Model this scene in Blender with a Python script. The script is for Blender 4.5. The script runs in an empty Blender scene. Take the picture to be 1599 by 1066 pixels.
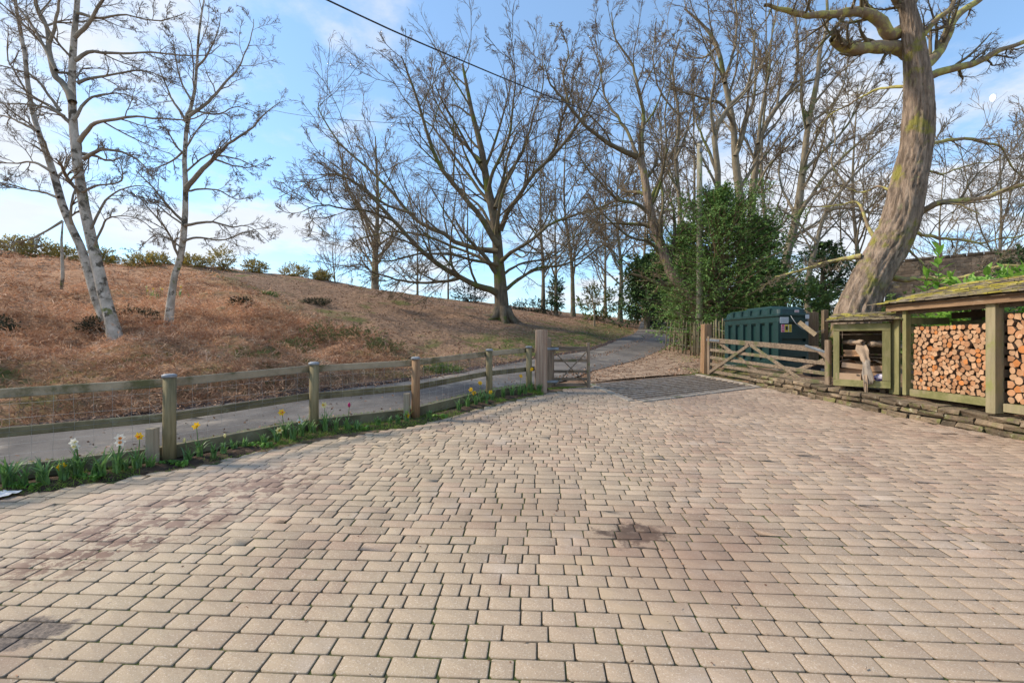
import bpy, math, random
import numpy as np
from mathutils import Vector, Matrix
random.seed(7); rng=np.random.default_rng(11)
C=bpy.context.scene; COL=C.collection
F=711.0; H=1.6
# ---------------- camera
cd=bpy.data.cameras.new('camera'); cam=bpy.data.objects.new('camera',cd); COL.objects.link(cam)
cam.location=(0,0,H); cam.rotation_euler=(math.radians(90),0,0)
cd.sensor_width=36; cd.lens=36*F/1599; cd.clip_end=3000; cd.clip_start=.05
C.camera=cam
C.view_settings.view_transform='Standard'; C.view_settings.look='None'
C.view_settings.exposure=1.3; C.view_settings.gamma=1; C.view_settings.use_curve_mapping=False
C.render.engine='CYCLES'; C.cycles.use_denoising=True; C.cycles.max_bounces=6
C.cycles.transparent_max_bounces=4
# ---------------- world: sky with clouds
SUN_AZ=math.radians(-82); SUN_EL=math.radians(40)
w=bpy.data.worlds.new('World'); C.world=w; w.use_nodes=True
nt=w.node_tree; N=nt.nodes; L=nt.links; N.clear()
out=N.new('ShaderNodeOutputWorld'); bg=N.new('ShaderNodeBackground'); bg.inputs[1].default_value=.11
sky=N.new('ShaderNodeTexSky'); sky.sky_type='NISHITA'; sky.sun_disc=False
sky.sun_elevation=SUN_EL; sky.sun_rotation=SUN_AZ; sky.air_density=1.0; sky.dust_density=.4; sky.ozone_density=3
tc=N.new('ShaderNodeTexCoord'); sx=N.new('ShaderNodeSeparateXYZ'); L.new(tc.outputs['Generated'],sx.inputs[0])
def wm(op,a,b=None,clamp=False):
    n=N.new('ShaderNodeMath'); n.operation=op; n.use_clamp=clamp
    for i,v in enumerate((a,b)):
        if v is None: continue
        if isinstance(v,(int,float)): n.inputs[i].default_value=v
        else: L.new(v,n.inputs[i])
    return n.outputs[0]
zz=wm('ADD',wm('MAXIMUM',sx.outputs[2],0),.13)
cx=N.new('ShaderNodeCombineXYZ'); L.new(wm('DIVIDE',sx.outputs[0],zz),cx.inputs[0]); L.new(wm('DIVIDE',sx.outputs[1],zz),cx.inputs[1]); cx.inputs[2].default_value=3.1
def wnoise(sc,det,rough,vec):
    n=N.new('ShaderNodeTexNoise'); n.inputs['Scale'].default_value=sc; n.inputs['Detail'].default_value=det; n.inputs['Roughness'].default_value=rough
    L.new(vec,n.inputs['Vector']); return n.outputs['Fac']
n1=wnoise(1.15,9,.6,cx.outputs[0])
# more cloud low and to either side of the big oak, clear blue overhead
side=wm('ABSOLUTE',wm('SUBTRACT',sx.outputs[0],.02))
thr=wm('ADD',n1,wm('MULTIPLY',wm('MINIMUM',side,.55),.24))
thr=wm('SUBTRACT',thr,wm('MULTIPLY',wm('MAXIMUM',wm('SUBTRACT',sx.outputs[2],.30),0),.55))
cr=N.new('ShaderNodeMapRange'); cr.interpolation_type='SMOOTHSTEP'; L.new(thr,cr.inputs[0]); cr.inputs[1].default_value=.49; cr.inputs[2].default_value=.67; cr.inputs[3].default_value=0; cr.inputs[4].default_value=.92
n2=wnoise(3,6,.6,cx.outputs[0])
cc=N.new('ShaderNodeMix'); cc.data_type='RGBA'; L.new(n2,cc.inputs[0]); cc.inputs[6].default_value=(3.0,3.2,3.55,1); cc.inputs[7].default_value=(3.85,3.9,4.0,1)
tint=N.new('ShaderNodeMix'); tint.data_type='RGBA'; tint.blend_type='MULTIPLY'; tint.inputs[0].default_value=1
L.new(sky.outputs[0],tint.inputs[6]); tint.inputs[7].default_value=(.84,1.0,1.02,1)
pale=N.new('ShaderNodeMix'); pale.data_type='RGBA'; pale.inputs[0].default_value=.22; L.new(tint.outputs[2],pale.inputs[6]); pale.inputs[7].default_value=(2.1,2.75,3.6,1)
mx=N.new('ShaderNodeMix'); mx.data_type='RGBA'; L.new(cr.outputs[0],mx.inputs[0]); L.new(pale.outputs[2],mx.inputs[6]); L.new(cc.outputs[2],mx.inputs[7])
L.new(mx.outputs[2],bg.inputs[0]); L.new(bg.outputs[0],out.inputs[0])
# ---------------- sun
sd=bpy.data.lights.new('sun','SUN'); sd.energy=2.0; sd.angle=math.radians(8); sd.color=(1,.87,.69)
so=bpy.data.objects.new('sun',sd); COL.objects.link(so)
sdir=Vector((math.sin(SUN_AZ)*math.cos(SUN_EL),math.cos(SUN_AZ)*math.cos(SUN_EL),math.sin(SUN_EL)))
so.rotation_euler=sdir.to_track_quat('Z','Y').to_euler(); so.location=(-20,10,30)

# ---------------- terrain shape
EL=np.array([(-70,-66.0),(-12,.5),(-6.99,6.2),(-4.2,9.4),(-2.3,11.4),(.46,15.3),(3.35,18.9),(5.15,23.1),(7.8,28.9),(11.2,39.9),(13.3,48.3),(13.7,60),(14,130)])
ER=np.array([(-62,-60.0),(-8.2,.9),(-5.3,4.25),(-3.85,5.15),(-2.85,6.4),(-1.6,7.15),(-.55,8.8),(.2,9.6),(1.35,11.2),(2.26,12.8),(4.1,15.2),(5.6,17.7),(7.06,20.6),(9.5,27.2),(12.8,36.7),(16.0,48.3),(16.8,60),(17,130)])
def base_z(Y):
    Y=np.asarray(Y,float)
    return np.where(Y<12,.0577*Y,np.where(Y<50,.692+.085*(Y-12),3.922+.03*(Y-50)))
def edge(X,Y,E=EL):
    X=np.asarray(X,float);Y=np.asarray(Y,float)
    best=np.full(X.shape,1e9);yc=np.zeros(X.shape);xc=np.zeros(X.shape);sg=np.ones(X.shape)
    for a,b in zip(E[:-1],E[1:]):
        d=b-a;L2=d@d
        t=np.clip(((X-a[0])*d[0]+(Y-a[1])*d[1])/L2,0,1)
        px=a[0]+t*d[0];py=a[1]+t*d[1]
        dd=np.hypot(X-px,Y-py); s=np.sign(d[0]*(Y-a[1])-d[1]*(X-a[0])); m=dd<best-1e-6
        best=np.where(m,dd,best);yc=np.where(m,py,yc);xc=np.where(m,px,xc);sg=np.where(m,s,sg)
    return best*sg,xc,yc
def sm(x):
    x=np.clip(x,0,1);return x*x*(3-2*x)
def vnoise(X,Y,s,seed=0):
    X=np.asarray(X)*s+seed*17.3;Y=np.asarray(Y)*s+seed*9.1
    xi=np.floor(X);yi=np.floor(Y);fx=X-xi;fy=Y-yi
    h=lambda a,b:(np.sin(a*127.1+b*311.7+seed)*43758.5453)%1.0
    u=fx*fx*(3-2*fx);v=fy*fy*(3-2*fy)
    return (h(xi,yi)*(1-u)+h(xi+1,yi)*u)*(1-v)+(h(xi,yi+1)*(1-u)+h(xi+1,yi+1)*u)*v
def inpoly(X,Y,P):
    X=np.asarray(X);Y=np.asarray(Y);c=np.zeros(X.shape,bool);n=len(P)
    for i in range(n):
        x1,y1=P[i];x2,y2=P[(i+1)%n]
        m=((y1>Y)!=(y2>Y))&(X<(x2-x1)*(Y-y1)/((y2-y1)+1e-12)+x1);c^=m
    return c
COURT=[(-9.6,-2),(-6.25,2.35),(-4.47,3.98),(-3.5,4.66),(-2.5,5.78),(-1.4,6.66),(-.38,8.05),(.66,9.3),(1.87,10.62),(2.3,8.45),(5.5,10.2),(5.66,9.65),(5.89,8.36),(6.08,7.2),(6.41,6.25),(6.52,5.83),(6.8,4.9),(7.2,3.5),(8,0),(8.4,-2)]
GRID=[(1.877,10.63),(4.89,12.23),(5.48,10.25),(2.32,8.49)]
WALL=np.array([(5.3,12.3),(5.5,10.6),(5.66,9.65),(5.89,8.36),(6.08,7.2),(6.41,6.25),(6.52,5.83),(6.8,4.9),(7.2,3.5),(8,0)])
def hill_z(X,Y,rough=True):
    X=np.asarray(X,float);Y=np.asarray(Y,float)
    d,xc,yc=edge(X,Y)
    dp=np.maximum(d-.25,0)
    k=np.interp(xc,[-12,-5,-2,1,5,9,14],[.235,.232,.235,.23,.21,.17,.12])
    D0=np.interp(xc,[-12,-5,5,14],[20,20,20,14])
    R=np.where(dp<D0,k*dp,k*D0+k*6*(1-np.exp(-(dp-D0)/6))-.03*(dp-D0))
    R=R+.22*sm(dp/.9)*np.interp(xc,[-3,3],[1,.1])
    if rough:
        a=sm(dp/1.5)*np.interp(xc,[-4,3],[1,.45])
        R=R+a*((vnoise(X,Y,.9,1)-.5)*.34+sm(1-np.abs(dp-2.6)/3)*(vnoise(X,Y,.75,6)-.35)*.45+(vnoise(X,Y,2.3,2)-.5)*.16+(vnoise(X,Y,.3,3)-.5)*.35)
    z=base_z(np.where(d>0,yc,Y))+np.where(d>0,R,0)
    # raised garden behind the low wall
    dw,_,_=edge(X,Y,WALL)
    side=(dw>0)&(Y<12.3)&(X>4)
    z=z+np.where(side,.25*sm((dw-.2)/.2),0)
    # verge right of the lane beyond the gate
    dr,_,_=edge(X,Y,ER)
    z=z+np.where((dr<-1.0)&(Y>14),.5*sm((-dr-1.0)/4),0)
    return z
def gz(x,y): return float(hill_z(np.array([x]),np.array([y]))[0])
def P(x,y,Y): return ((x-799.5)/F*Y, Y, H+(533-y)/F*Y)

# ---------------- materials
MATS={}
def mat(name,c1,c2=None,scale=6,detail=5,rough=.85,bump=.25,bscale=None,stretch=(1,1,1),c3=None,p3=(.55,.65),s3=1.5,
        world=False,rnd=0,tone=False,spec=.3,metal=0,c4=None,p4=(.6,.7),s4=3,coat=0,top3=False,bdist=.02,trans=0):
    m=bpy.data.materials.new(name); m.use_nodes=True; t=m.node_tree; n=t.nodes; l=t.links
    b=n['Principled BSDF']; b.inputs['Roughness'].default_value=rough; b.inputs['Metallic'].default_value=metal
    b.inputs['Specular IOR Level'].default_value=spec; b.inputs['Coat Weight'].default_value=coat
    if world:
        g=n.new('ShaderNodeNewGeometry'); vec=g.outputs['Position']
    else:
        g=n.new('ShaderNodeTexCoord'); vec=g.outputs['Object']
        oi=n.new('ShaderNodeObjectInfo'); ad=n.new('ShaderNodeVectorMath'); ad.operation='MULTIPLY_ADD'
        l.new(oi.outputs['Random'],ad.inputs[0]); ad.inputs[1].default_value=(13,7,19); l.new(vec,ad.inputs[2]); vec=ad.outputs[0]
    mp=n.new('ShaderNodeMapping'); mp.inputs['Scale'].default_value=stretch; l.new(vec,mp.inputs[0])
    def noise(sc,de,ro=.6,v=None):
        q=n.new('ShaderNodeTexNoise'); q.inputs['Scale'].default_value=sc; q.inputs['Detail'].default_value=de; q.inputs['Roughness'].default_value=ro
        l.new(v or mp.outputs[0],q.inputs['Vector']); return q.outputs['Fac']
    def rr(x,a,bb):
        q=n.new('ShaderNodeMapRange'); q.interpolation_type='SMOOTHSTEP'; l.new(x,q.inputs[0]); q.inputs[1].default_value=a; q.inputs[2].default_value=bb; return q.outputs[0]
    def mix(f,a,bb,bt='MIX'):
        q=n.new('ShaderNodeMix'); q.data_type='RGBA'; q.blend_type=bt
        if isinstance(f,(int,float)): q.inputs[0].default_value=f
        else: l.new(f,q.inputs[0])
        for i,v in ((6,a),(7,bb)):
            if isinstance(v,tuple): q.inputs[i].default_value=(*v,1) if len(v)==3 else v
            else: l.new(v,q.inputs[i])
        return q.outputs[2]
    c2=c2 or tuple(x*.7 for x in c1)
    col=mix(rr(noise(scale,detail,.65),.35,.65),c1,c2)
    if c3:
        f=rr(noise(s3,6,.65,vec),*p3)
        if top3:
            gg=n.new('ShaderNodeNewGeometry'); sp=n.new('ShaderNodeSeparateXYZ'); l.new(gg.outputs['Normal'],sp.inputs[0])
            q=n.new('ShaderNodeMath'); q.operation='MULTIPLY_ADD'; l.new(sp.outputs[2],q.inputs[0]); q.inputs[1].default_value=.25; l.new(noise(s3,6,.65,vec),q.inputs[2])
            f=rr(q.outputs[0],*p3)
        col=mix(f,col,c3)
    if c4: col=mix(rr(noise(s4,4,.6,vec),*p4),col,c4)
    def scalecol(v,lo,hi,col):
        q=n.new('ShaderNodeMapRange'); l.new(v,q.inputs[0]); q.inputs[3].default_value=lo; q.inputs[4].default_value=hi
        cb=n.new('ShaderNodeCombineColor')
        for i in range(3): l.new(q.outputs[0],cb.inputs[i])
        return mix(1.0,col,cb.outputs[0],'MULTIPLY')
    if rnd:
        o2=n.new('ShaderNodeObjectInfo'); col=scalecol(o2.outputs['Random'],1-rnd,1+rnd,col)
    if tone:
        at=n.new('ShaderNodeAttribute'); at.attribute_name='tone'; col=scalecol(at.outputs['Fac'],.62,1.38,col)
    l.new(col,b.inputs['Base Color'])
    if bump:
        bp=n.new('ShaderNodeBump'); bp.inputs['Strength'].default_value=bump; bp.inputs['Distance'].default_value=bdist
        l.new(noise(bscale or scale*2.5,6,.7),bp.inputs['Height']); l.new(bp.outputs[0],b.inputs['Normal'])
    if trans:
        tr=n.new('ShaderNodeBsdfTranslucent'); l.new(col,tr.inputs[0]); ms=n.new('ShaderNodeMixShader'); ms.inputs[0].default_value=trans
        l.new(b.outputs[0],ms.inputs[1]); l.new(tr.outputs[0],ms.inputs[2]); l.new(ms.outputs[0],n['Material Output'].inputs[0])
    m['h']=1; MATS[name]=m; return m

# ---------------- object helpers
def tag(o,label=None,cat=None,group=None,kind=None):
    if label: o['label']=label
    if cat: o['category']=cat
    if group: o['group']=group
    if kind: o['kind']=kind
    return o
def link(name,me,parent=None,loc=None,rot=None):
    o=bpy.data.objects.new(name,me); COL.objects.link(o)
    if parent is not None:
        o.parent=parent
        if not loc: o.matrix_parent_inverse=Matrix.Translation(-Vector(parent.location))
    if loc is not None: o.location=loc
    if rot is not None: o.rotation_euler=rot
    return o
def empty(name,loc,label=None,cat=None,group=None,kind=None):
    o=bpy.data.objects.new(name,None); COL.objects.link(o); o.location=loc; o.empty_display_size=.1
    return tag(o,label,cat,group,kind)
def npmesh(name,V,Q=None,T=None,mats=(),tone=None,smooth=False,uv=None):
    me=bpy.data.meshes.new(name); V=np.asarray(V,np.float32).reshape(-1,3)
    me.vertices.add(len(V)); me.vertices.foreach_set('co',V.ravel())
    parts=[];st=[];tot=[];off=0
    for A,k in ((Q,4),(T,3)):
        if A is None or len(A)==0: continue
        A=np.asarray(A,np.int32).reshape(-1,k); parts.append(A.ravel()); st.append(off+np.arange(len(A))*k); tot.append(np.full(len(A),k)); off+=A.size
    li=np.concatenate(parts); st=np.concatenate(st); tot=np.concatenate(tot)
    me.loops.add(len(li)); me.loops.foreach_set('vertex_index',li)
    me.polygons.add(len(st)); me.polygons.foreach_set('loop_start',st.astype(np.int32))
    try: me.polygons.foreach_set('loop_total',tot.astype(np.int32))
    except Exception: pass
    if smooth: me.polygons.foreach_set('use_smooth',np.ones(len(st),bool))
    me.update(calc_edges=True)
    for m in (mats if isinstance(mats,(list,tuple)) else [mats]): me.materials.append(m)
    if tone is not None:
        a=me.attributes.new('tone','FLOAT','POINT'); a.data.foreach_set('value',np.ascontiguousarray(tone,np.float32).ravel())
    return me
class MB:
    """collects simple solids into one mesh"""
    def __init__(s): s.v=[];s.f=[];s.sm=[]
    def add(s,vs,fs,smooth=False):
        o=len(s.v); s.v+= [tuple(v) for v in vs]; s.f+=[tuple(i+o for i in f) for f in fs]; s.sm+=[smooth]*len(fs); return s
    def box(s,c,size,R=None,ch=0.0,jit=0):
        """box with optional chamfered long edges"""
        x,y,z=[q/2 for q in size]
        if ch:
            prof=[(-y+ch,-z),(y-ch,-z),(y,-z+ch),(y,z-ch),(y-ch,z),(-y+ch,z),(-y,z-ch),(-y,-z+ch)]
            vs=[(-x,a,b) for a,b in prof]+[(x,a,b) for a,b in prof]
            fs=[tuple(range(7,-1,-1)),tuple(range(8,16))]+[(i,(i+1)%8,8+(i+1)%8,8+i) for i in range(8)]
        else:
            vs=[(a*x,b*y,d*z) for a in(-1,1) for b in(-1,1) for d in(-1,1)]
            fs=[(0,1,3,2),(4,6,7,5),(0,4,5,1),(2,3,7,6),(0,2,6,4),(1,5,7,3)]
        R=R or Matrix.Identity(3)
        return s.add([Vector(c)+R@Vector([q+random.uniform(-jit,jit) for q in v]) for v in vs],fs)
    def beam(s,a,b,wd,ht,up=(0,0,1),ch=.006):
        """bar from a to b; wd sideways, ht along up"""
        a=Vector(a);b=Vector(b);d=(b-a);Ln=d.length;x=d/Ln;u=Vector(up);y=u.cross(x).normalized();z=x.cross(y)
        R=Matrix((x,y,z)).transposed(); return s.box((a+b)/2,(Ln,wd,ht),R,ch)
    def tube(s,pts,rad,n=8,cap=True):
        pts=[Vector(p) for p in pts]; rad=rad if isinstance(rad,(list,tuple)) else [rad]*len(pts)
        ref=Vector((0,0,1)) if abs((pts[-1]-pts[0]).normalized().z)<.8 else Vector((1,0,0)); vs=[]
        for i,p in enumerate(pts):
            t=(pts[min(i+1,len(pts)-1)]-pts[max(i-1,0)]).normalized(); u=t.cross(ref).normalized(); v=t.cross(u)
            for k in range(n):
                a=2*math.pi*k/n; vs.append(p+rad[i]*(math.cos(a)*u+math.sin(a)*v))
        fs=[(i*n+k,i*n+(k+1)%n,(i+1)*n+(k+1)%n,(i+1)*n+k) for i in range(len(pts)-1) for k in range(n)]
        s.add(vs,fs,True)
        if cap:
            o=len(s.v)-len(vs); s.f.append(tuple(range(o+n-1,o-1,-1))); s.f.append(tuple(range(o+(len(pts)-1)*n,o+len(pts)*n))); s.sm+=[False,False]
        return s
    def build(s,name,m,parent=None,loc=None,rot=None):
        me=bpy.data.meshes.new(name); me.from_pydata(s.v,[],s.f); me.materials.append(m); me.polygons.foreach_set('use_smooth',s.sm); me.update()
        return link(name,me,parent,loc,rot)
def norm(a): return a/(np.linalg.norm(a,axis=-1,keepdims=True)+1e-9)
def tubes(pts,rad,sides=3):
    """(N,K,3),(N,K) -> verts, quads"""
    Nn,K,_=pts.shape
    T=np.empty_like(pts); T[:,1:-1]=pts[:,2:]-pts[:,:-2]; T[:,0]=pts[:,1]-pts[:,0]; T[:,-1]=pts[:,-1]-pts[:,-2]; T=norm(T)
    av=norm(pts[:,-1]-pts[:,0]); ref=np.zeros((Nn,3)); ref[np.arange(Nn),np.abs(av).argmin(1)]=1
    U=norm(np.cross(T,ref[:,None,:])); W=np.cross(T,U)
    a=np.arange(sides)*2*np.pi/sides
    V=pts[:,:,None,:]+rad[:,:,None,None]*(np.cos(a)[None,None,:,None]*U[:,:,None,:]+np.sin(a)[None,None,:,None]*W[:,:,None,:])
    i=np.arange(Nn)[:,None,None]*(K*sides); k=np.arange(K-1)[None,:,None]*sides; s=np.arange(sides)[None,None,:]; s2=(s+1)%sides
    Qd=np.stack([i+k+s,i+k+s2,i+k+sides+s2,i+k+sides+s],-1).reshape(-1,4)
    return V.reshape(-1,3),Qd
def ribbons(pts,wid,flat=.5):
    Nn,K,_=pts.shape
    T=np.empty_like(pts); T[:,1:-1]=pts[:,2:]-pts[:,:-2]; T[:,0]=pts[:,1]-pts[:,0]; T[:,-1]=pts[:,-1]-pts[:,-2]; T=norm(T)
    r=norm(rng.normal(size=(Nn,3))+np.array([0,0,flat])); U=norm(np.cross(T,r[:,None,:]))
    V=np.stack([pts-U*wid[...,None],pts+U*wid[...,None]],2)
    i=np.arange(Nn)[:,None]*(K*2); k=np.arange(K-1)[None,:]*2
    Qd=np.stack([i+k,i+k+1,i+k+3,i+k+2],-1).reshape(-1,4)
    return V.reshape(-1,3),Qd
def merge(lst):
    V=[];Q=[];o=0
    for v,q in lst: V.append(v);Q.append(q+o);o+=len(v)
    return np.concatenate(V),np.concatenate(Q)
def grow(p0,d0,Ln,r0,K,wob,trop,tip=.25,curl=0,rmin=.004):
    n=len(p0); pts=np.empty((n,K,3)); pts[:,0]=p0; d=norm(d0); st=(Ln/(K-1))[:,None]
    bias=rng.normal(size=(n,3))*curl
    for k in range(1,K):
        pts[:,k]=pts[:,k-1]+d*st
        d=norm(d+rng.normal(size=(n,3))*wob+bias+np.array([0,0,trop]))
    s=np.linspace(0,1,K)[None,:]
    return pts,np.maximum(r0[:,None]*(1-(1-tip)*s),rmin)
def spawn(pts,rad,n,f0,f1,ang,ratio,rr,tipbias=.55,maxlen=99,up=0):
    Nn,K,_=pts.shape
    f=f0+(f1-f0)*(np.arange(n)[None,:]+rng.random((Nn,n)))/n
    x=np.clip(f*(K-1),0,K-1.001); i=x.astype(int); fr=(x-i)[...,None]; ii=np.arange(Nn)[:,None]
    p=pts[ii,i]*(1-fr)+pts[ii,i+1]*fr; T=norm(pts[ii,i+1]-pts[ii,i]); r=rad[ii,i]*(1-fr[...,0])+rad[ii,i+1]*fr[...,0]
    q=norm(np.cross(T,rng.normal(size=T.shape))); q[...,2]+=up; q=norm(q)
    a=np.radians(ang)*(.7+.6*rng.random(f.shape))[...,None]
    d=np.cos(a)*T+np.sin(a)*q
    PL=np.linalg.norm(np.diff(pts,axis=1),axis=2).sum(1)[:,None]
    Ln=np.minimum(PL*ratio*(1-tipbias*f)*(.6+.7*rng.random(f.shape)),maxlen)
    return p.reshape(-1,3),d.reshape(-1,3),Ln.ravel(),np.minimum(r*rr,r*.85).ravel()
def resample(path,K):
    p=np.asarray(path,float); n=len(p)
    if n==2: p=np.stack([p[0],(p[0]+p[1])/2,p[1]]); n=3
    q=np.concatenate([[2*p[0]-p[1]],p,[2*p[-1]-p[-2]]]); o=[]
    for t in np.linspace(0,n-1-1e-6,K):
        i=int(t);u=t-i;a,b,c,d=q[i:i+4]
        o.append(.5*((2*b)+(-a+c)*u+(2*a-5*b+4*c-d)*u*u+(-a+3*b-3*c+d)*u**3))
    return np.array(o)
def leafquads(Pn,D,Ln,wd,tilt=None):
    """diamond leaves at points Pn along D"""
    n=len(Pn); D=norm(D); U=norm(np.cross(D,norm(rng.normal(size=(n,3))+ (0,0,1.2))))
    Ln=np.broadcast_to(Ln,(n,))[:,None]; wd=np.broadcast_to(wd,(n,))[:,None]
    V=np.stack([Pn,Pn+D*Ln*.45+U*wd,Pn+D*Ln,Pn+D*Ln*.45-U*wd],1).reshape(-1,3)
    return V,np.arange(4*n).reshape(-1,4)
# ================= GROUND =================
def ground_material():
    m=bpy.data.materials.new('ground'); m.use_nodes=True; t=m.node_tree; n=t.nodes; l=t.links; b=n['Principled BSDF']
    b.inputs['Roughness'].default_value=.95; b.inputs['Specular IOR Level'].default_value=.1
    g=n.new('ShaderNodeNewGeometry'); pos=g.outputs['Position']
    def noise(sc,de=6,ro=.65,st=(1,1,1)):
        mp=n.new('ShaderNodeMapping'); mp.inputs['Scale'].default_value=st; l.new(pos,mp.inputs[0])
        q=n.new('ShaderNodeTexNoise'); q.inputs['Scale'].default_value=sc; q.inputs['Detail'].default_value=de; q.inputs['Roughness'].default_value=ro; l.new(mp.outputs[0],q.inputs['Vector']); return q.outputs['Fac']
    def rr(x,a,c):
        q=n.new('ShaderNodeMapRange'); q.interpolation_type='SMOOTHSTEP'; l.new(x,q.inputs[0]); q.inputs[1].default_value=a; q.inputs[2].default_value=c; return q.outputs[0]
    def mix(f,a,c):
        q=n.new('ShaderNodeMix'); q.data_type='RGBA'; l.new(f,q.inputs[0])
        for i,v in ((6,a),(7,c)):
            if isinstance(v,tuple): q.inputs[i].default_value=(*v,1)
            else: l.new(v,q.inputs[i])
        return q.outputs[2]
    # bracken litter (attribute 'kind_w': 1 bracken .. 0 leaf litter), green patches, worn path
    bracken=mix(rr(noise(2.2,8,.7,(1,1,2)),.3,.7),(.55,.32,.185),(.33,.175,.10))
    bracken=mix(rr(noise(9,5),.5,.75),bracken,(.52,.33,.22))
    litter=mix(rr(noise(5,8,.75),.35,.62),(.37,.235,.15),(.18,.115,.075))
    litter=mix(rr(noise(26,4,.8),.55,.7),litter,(.46,.31,.21))
    litter=mix(rr(noise(.55,5,.6),.54,.68),litter,(.15,.145,.055))
    a=n.new('ShaderNodeAttribute'); a.attribute_name='tone'
    base=mix(rr(a.outputs['Fac'],.3,.7),litter,bracken)
    g2=n.new('ShaderNodeAttribute'); g2.attribute_name='green'
    mm=n.new('ShaderNodeMath'); mm.operation='MULTIPLY'; l.new(g2.outputs['Fac'],mm.inputs[0]); l.new(rr(noise(1.6,6,.7),.38,.6),mm.inputs[1])
    gc=mix(rr(noise(8,4),.4,.6),(.10,.15,.028),(.06,.085,.02))
    base=mix(mm.outputs[0],base,gc)
    l.new(base,b.inputs['Base Color'])
    bp=n.new('ShaderNodeBump'); bp.inputs['Strength'].default_value=.9; bp.inputs['Distance'].default_value=.12; l.new(noise(7,8,.75),bp.inputs['Height']); l.new(bp.outputs[0],b.inputs['Normal'])
    return m
gx=np.unique(np.concatenate([np.arange(-13,9.01,.16),np.arange(9,20,.5),np.arange(-30,-13,.5),np.arange(20,60,2.),np.arange(-70,-30,2.),np.array([-220,-160,-120,-90,80,110,160,220.])]).round(3))
gy=np.unique(np.concatenate([np.arange(-4,20.01,.16),np.arange(20,40,.4),np.arange(40,70,1.),np.arange(70,130,5.),np.array([-60,-40,-25,-15,-8,160,220,300,400.])]).round(3))
GX,GY=np.meshgrid(gx,gy); Z=hill_z(GX,GY)
D,XC,YC=edge(GX,GY); DR,_,_=edge(GX,GY,ER)
Z-=np.where(inpoly(GX,GY,COURT),.07,0)
gcen=np.mean(GRID,0); gin=[tuple(gcen+(np.array(p)-gcen)*.98) for p in GRID]
Z-=np.where(inpoly(GX,GY,gin),.42,0)
Z-=np.where((D<.02)&(DR>-.02),.05,0)
nx,ny=len(gx),len(gy)
idx=np.arange(nx*ny).reshape(ny,nx); Qd=np.stack([idx[:-1,:-1],idx[:-1,1:],idx[1:,1:],idx[1:,:-1]],-1).reshape(-1,4)
wob=(vnoise(GX,GY,.25,5)-.5)*6
brack=np.where(D>0,sm((-1.2-(XC+wob*.5)+ (12-np.minimum(D,12))*-.12)/3.2+.5),0)
me=npmesh('ground',np.stack([GX,GY,Z],-1),Q=Qd,mats=ground_material(),tone=brack,smooth=True)
green=np.zeros(GX.shape); green+=np.where((D>.2)&(D<4.5)&(XC>.2)&(XC<9),.9*sm((4.5-D)/3),0); green+=np.where((DR<-.4)&(GX>4.6)&(GX<7.5)&(GY>10.5)&(GY<18),.8,0)
green+=np.where((D>0)&(brack>.2),.35*sm((vnoise(GX,GY,.4,8)-.55)/.15),0)
green+=np.where((D>.3)&(D<2.6)&(XC<-1)&(XC>-14),.45,0)
at=me.attributes.new('green','FLOAT','POINT'); at.data.foreach_set('value',green.ravel().astype(np.float32))
tag(link('ground',me),'sloping heath bank of rust brown bracken rising from the lane','ground',kind='structure')

# lane
M_ROAD=mat('asphalt',(.175,.158,.142),(.092,.084,.078),scale=.7,detail=8,rough=.8,bump=.5,bscale=60,c3=(.29,.25,.205),p3=(.53,.68),s3=.6,c4=(.19,.17,.155),p4=(.6,.68),s4=28,world=True,spec=.15)
def strip(name,A,B,K,n,m,lift,zf):
    a=resample(np.c_[A,np.zeros(len(A))],K)[:,:2]; b=resample(np.c_[B,np.zeros(len(B))],K)[:,:2]
    s=np.linspace(0,1,n)[None,:,None]; G=a[:,None]*(1-s)+b[:,None]*s
    z=zf(G[...,0],G[...,1])+lift+.04*np.sin(np.pi*s[...,0])
    i=np.arange(K*n).reshape(K,n); q=np.stack([i[:-1,:-1],i[:-1,1:],i[1:,1:],i[1:,:-1]],-1).reshape(-1,4)
    return link(name,npmesh(name,np.concatenate([G,z[...,None]],-1),Q=q,mats=m,smooth=True))
A_=[(-69,-65),(-12,.5),(-6.99,6.2),(-5.6,7.8),(-4.2,9.4),(-3.2,10.4),(-2.3,11.4),(-.9,13.4),(.46,15.3),(1.9,17.1),(3.35,18.9),(5.15,23.1),(7.8,28.9),(11.2,39.9),(13.3,48.3),(13.2,60)]
B_=[(-61,-59),(-8.2,.9),(-5.3,4.25),(-3.85,5.15),(-2.85,6.4),(-1.6,7.15),(-.55,8.8),(.2,9.6),(1.35,11.2),(2.26,12.8),(4.1,15.2),(5.6,17.7),(7.06,20.6),(9.5,27.2),(12.8,36.7),(16.0,48.3)]
tag(strip('lane',A_,B_,160,7,M_ROAD,.012,lambda x,y:base_z(y)),'grey tarmac lane running past the fence and up between trees','lane',kind='structure')
# leaf-covered apron between lane and cattle grid
M_APRON=mat('leafy_gravel',(.36,.255,.175),(.15,.095,.06),scale=3.5,detail=10,rough=.95,bump=.8,bscale=25,c3=(.48,.36,.26),p3=(.55,.66),s3=16,c4=(.10,.065,.045),p4=(.58,.7),s4=3,world=True)
tag(strip('leafy_verge',[(1.85,10.78),(2.05,11.6),(2.3,12.8),(4.0,15.0),(5.5,17.5),(6.96,20.4),(9.4,27),(12.7,36.5),(15.8,48)],[(4.93,12.36),(5.1,12.6),(5.5,13.2),(6.6,15.5),(7.4,18),(8.9,21),(11.6,27.5),(15.2,36),(19,48)],90,9,M_APRON,.004,lambda x,y:hill_z(x,y)),
    'pale gravel verge strewn with dead leaves between cattle grid and lane','verge',kind='structure')

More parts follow.
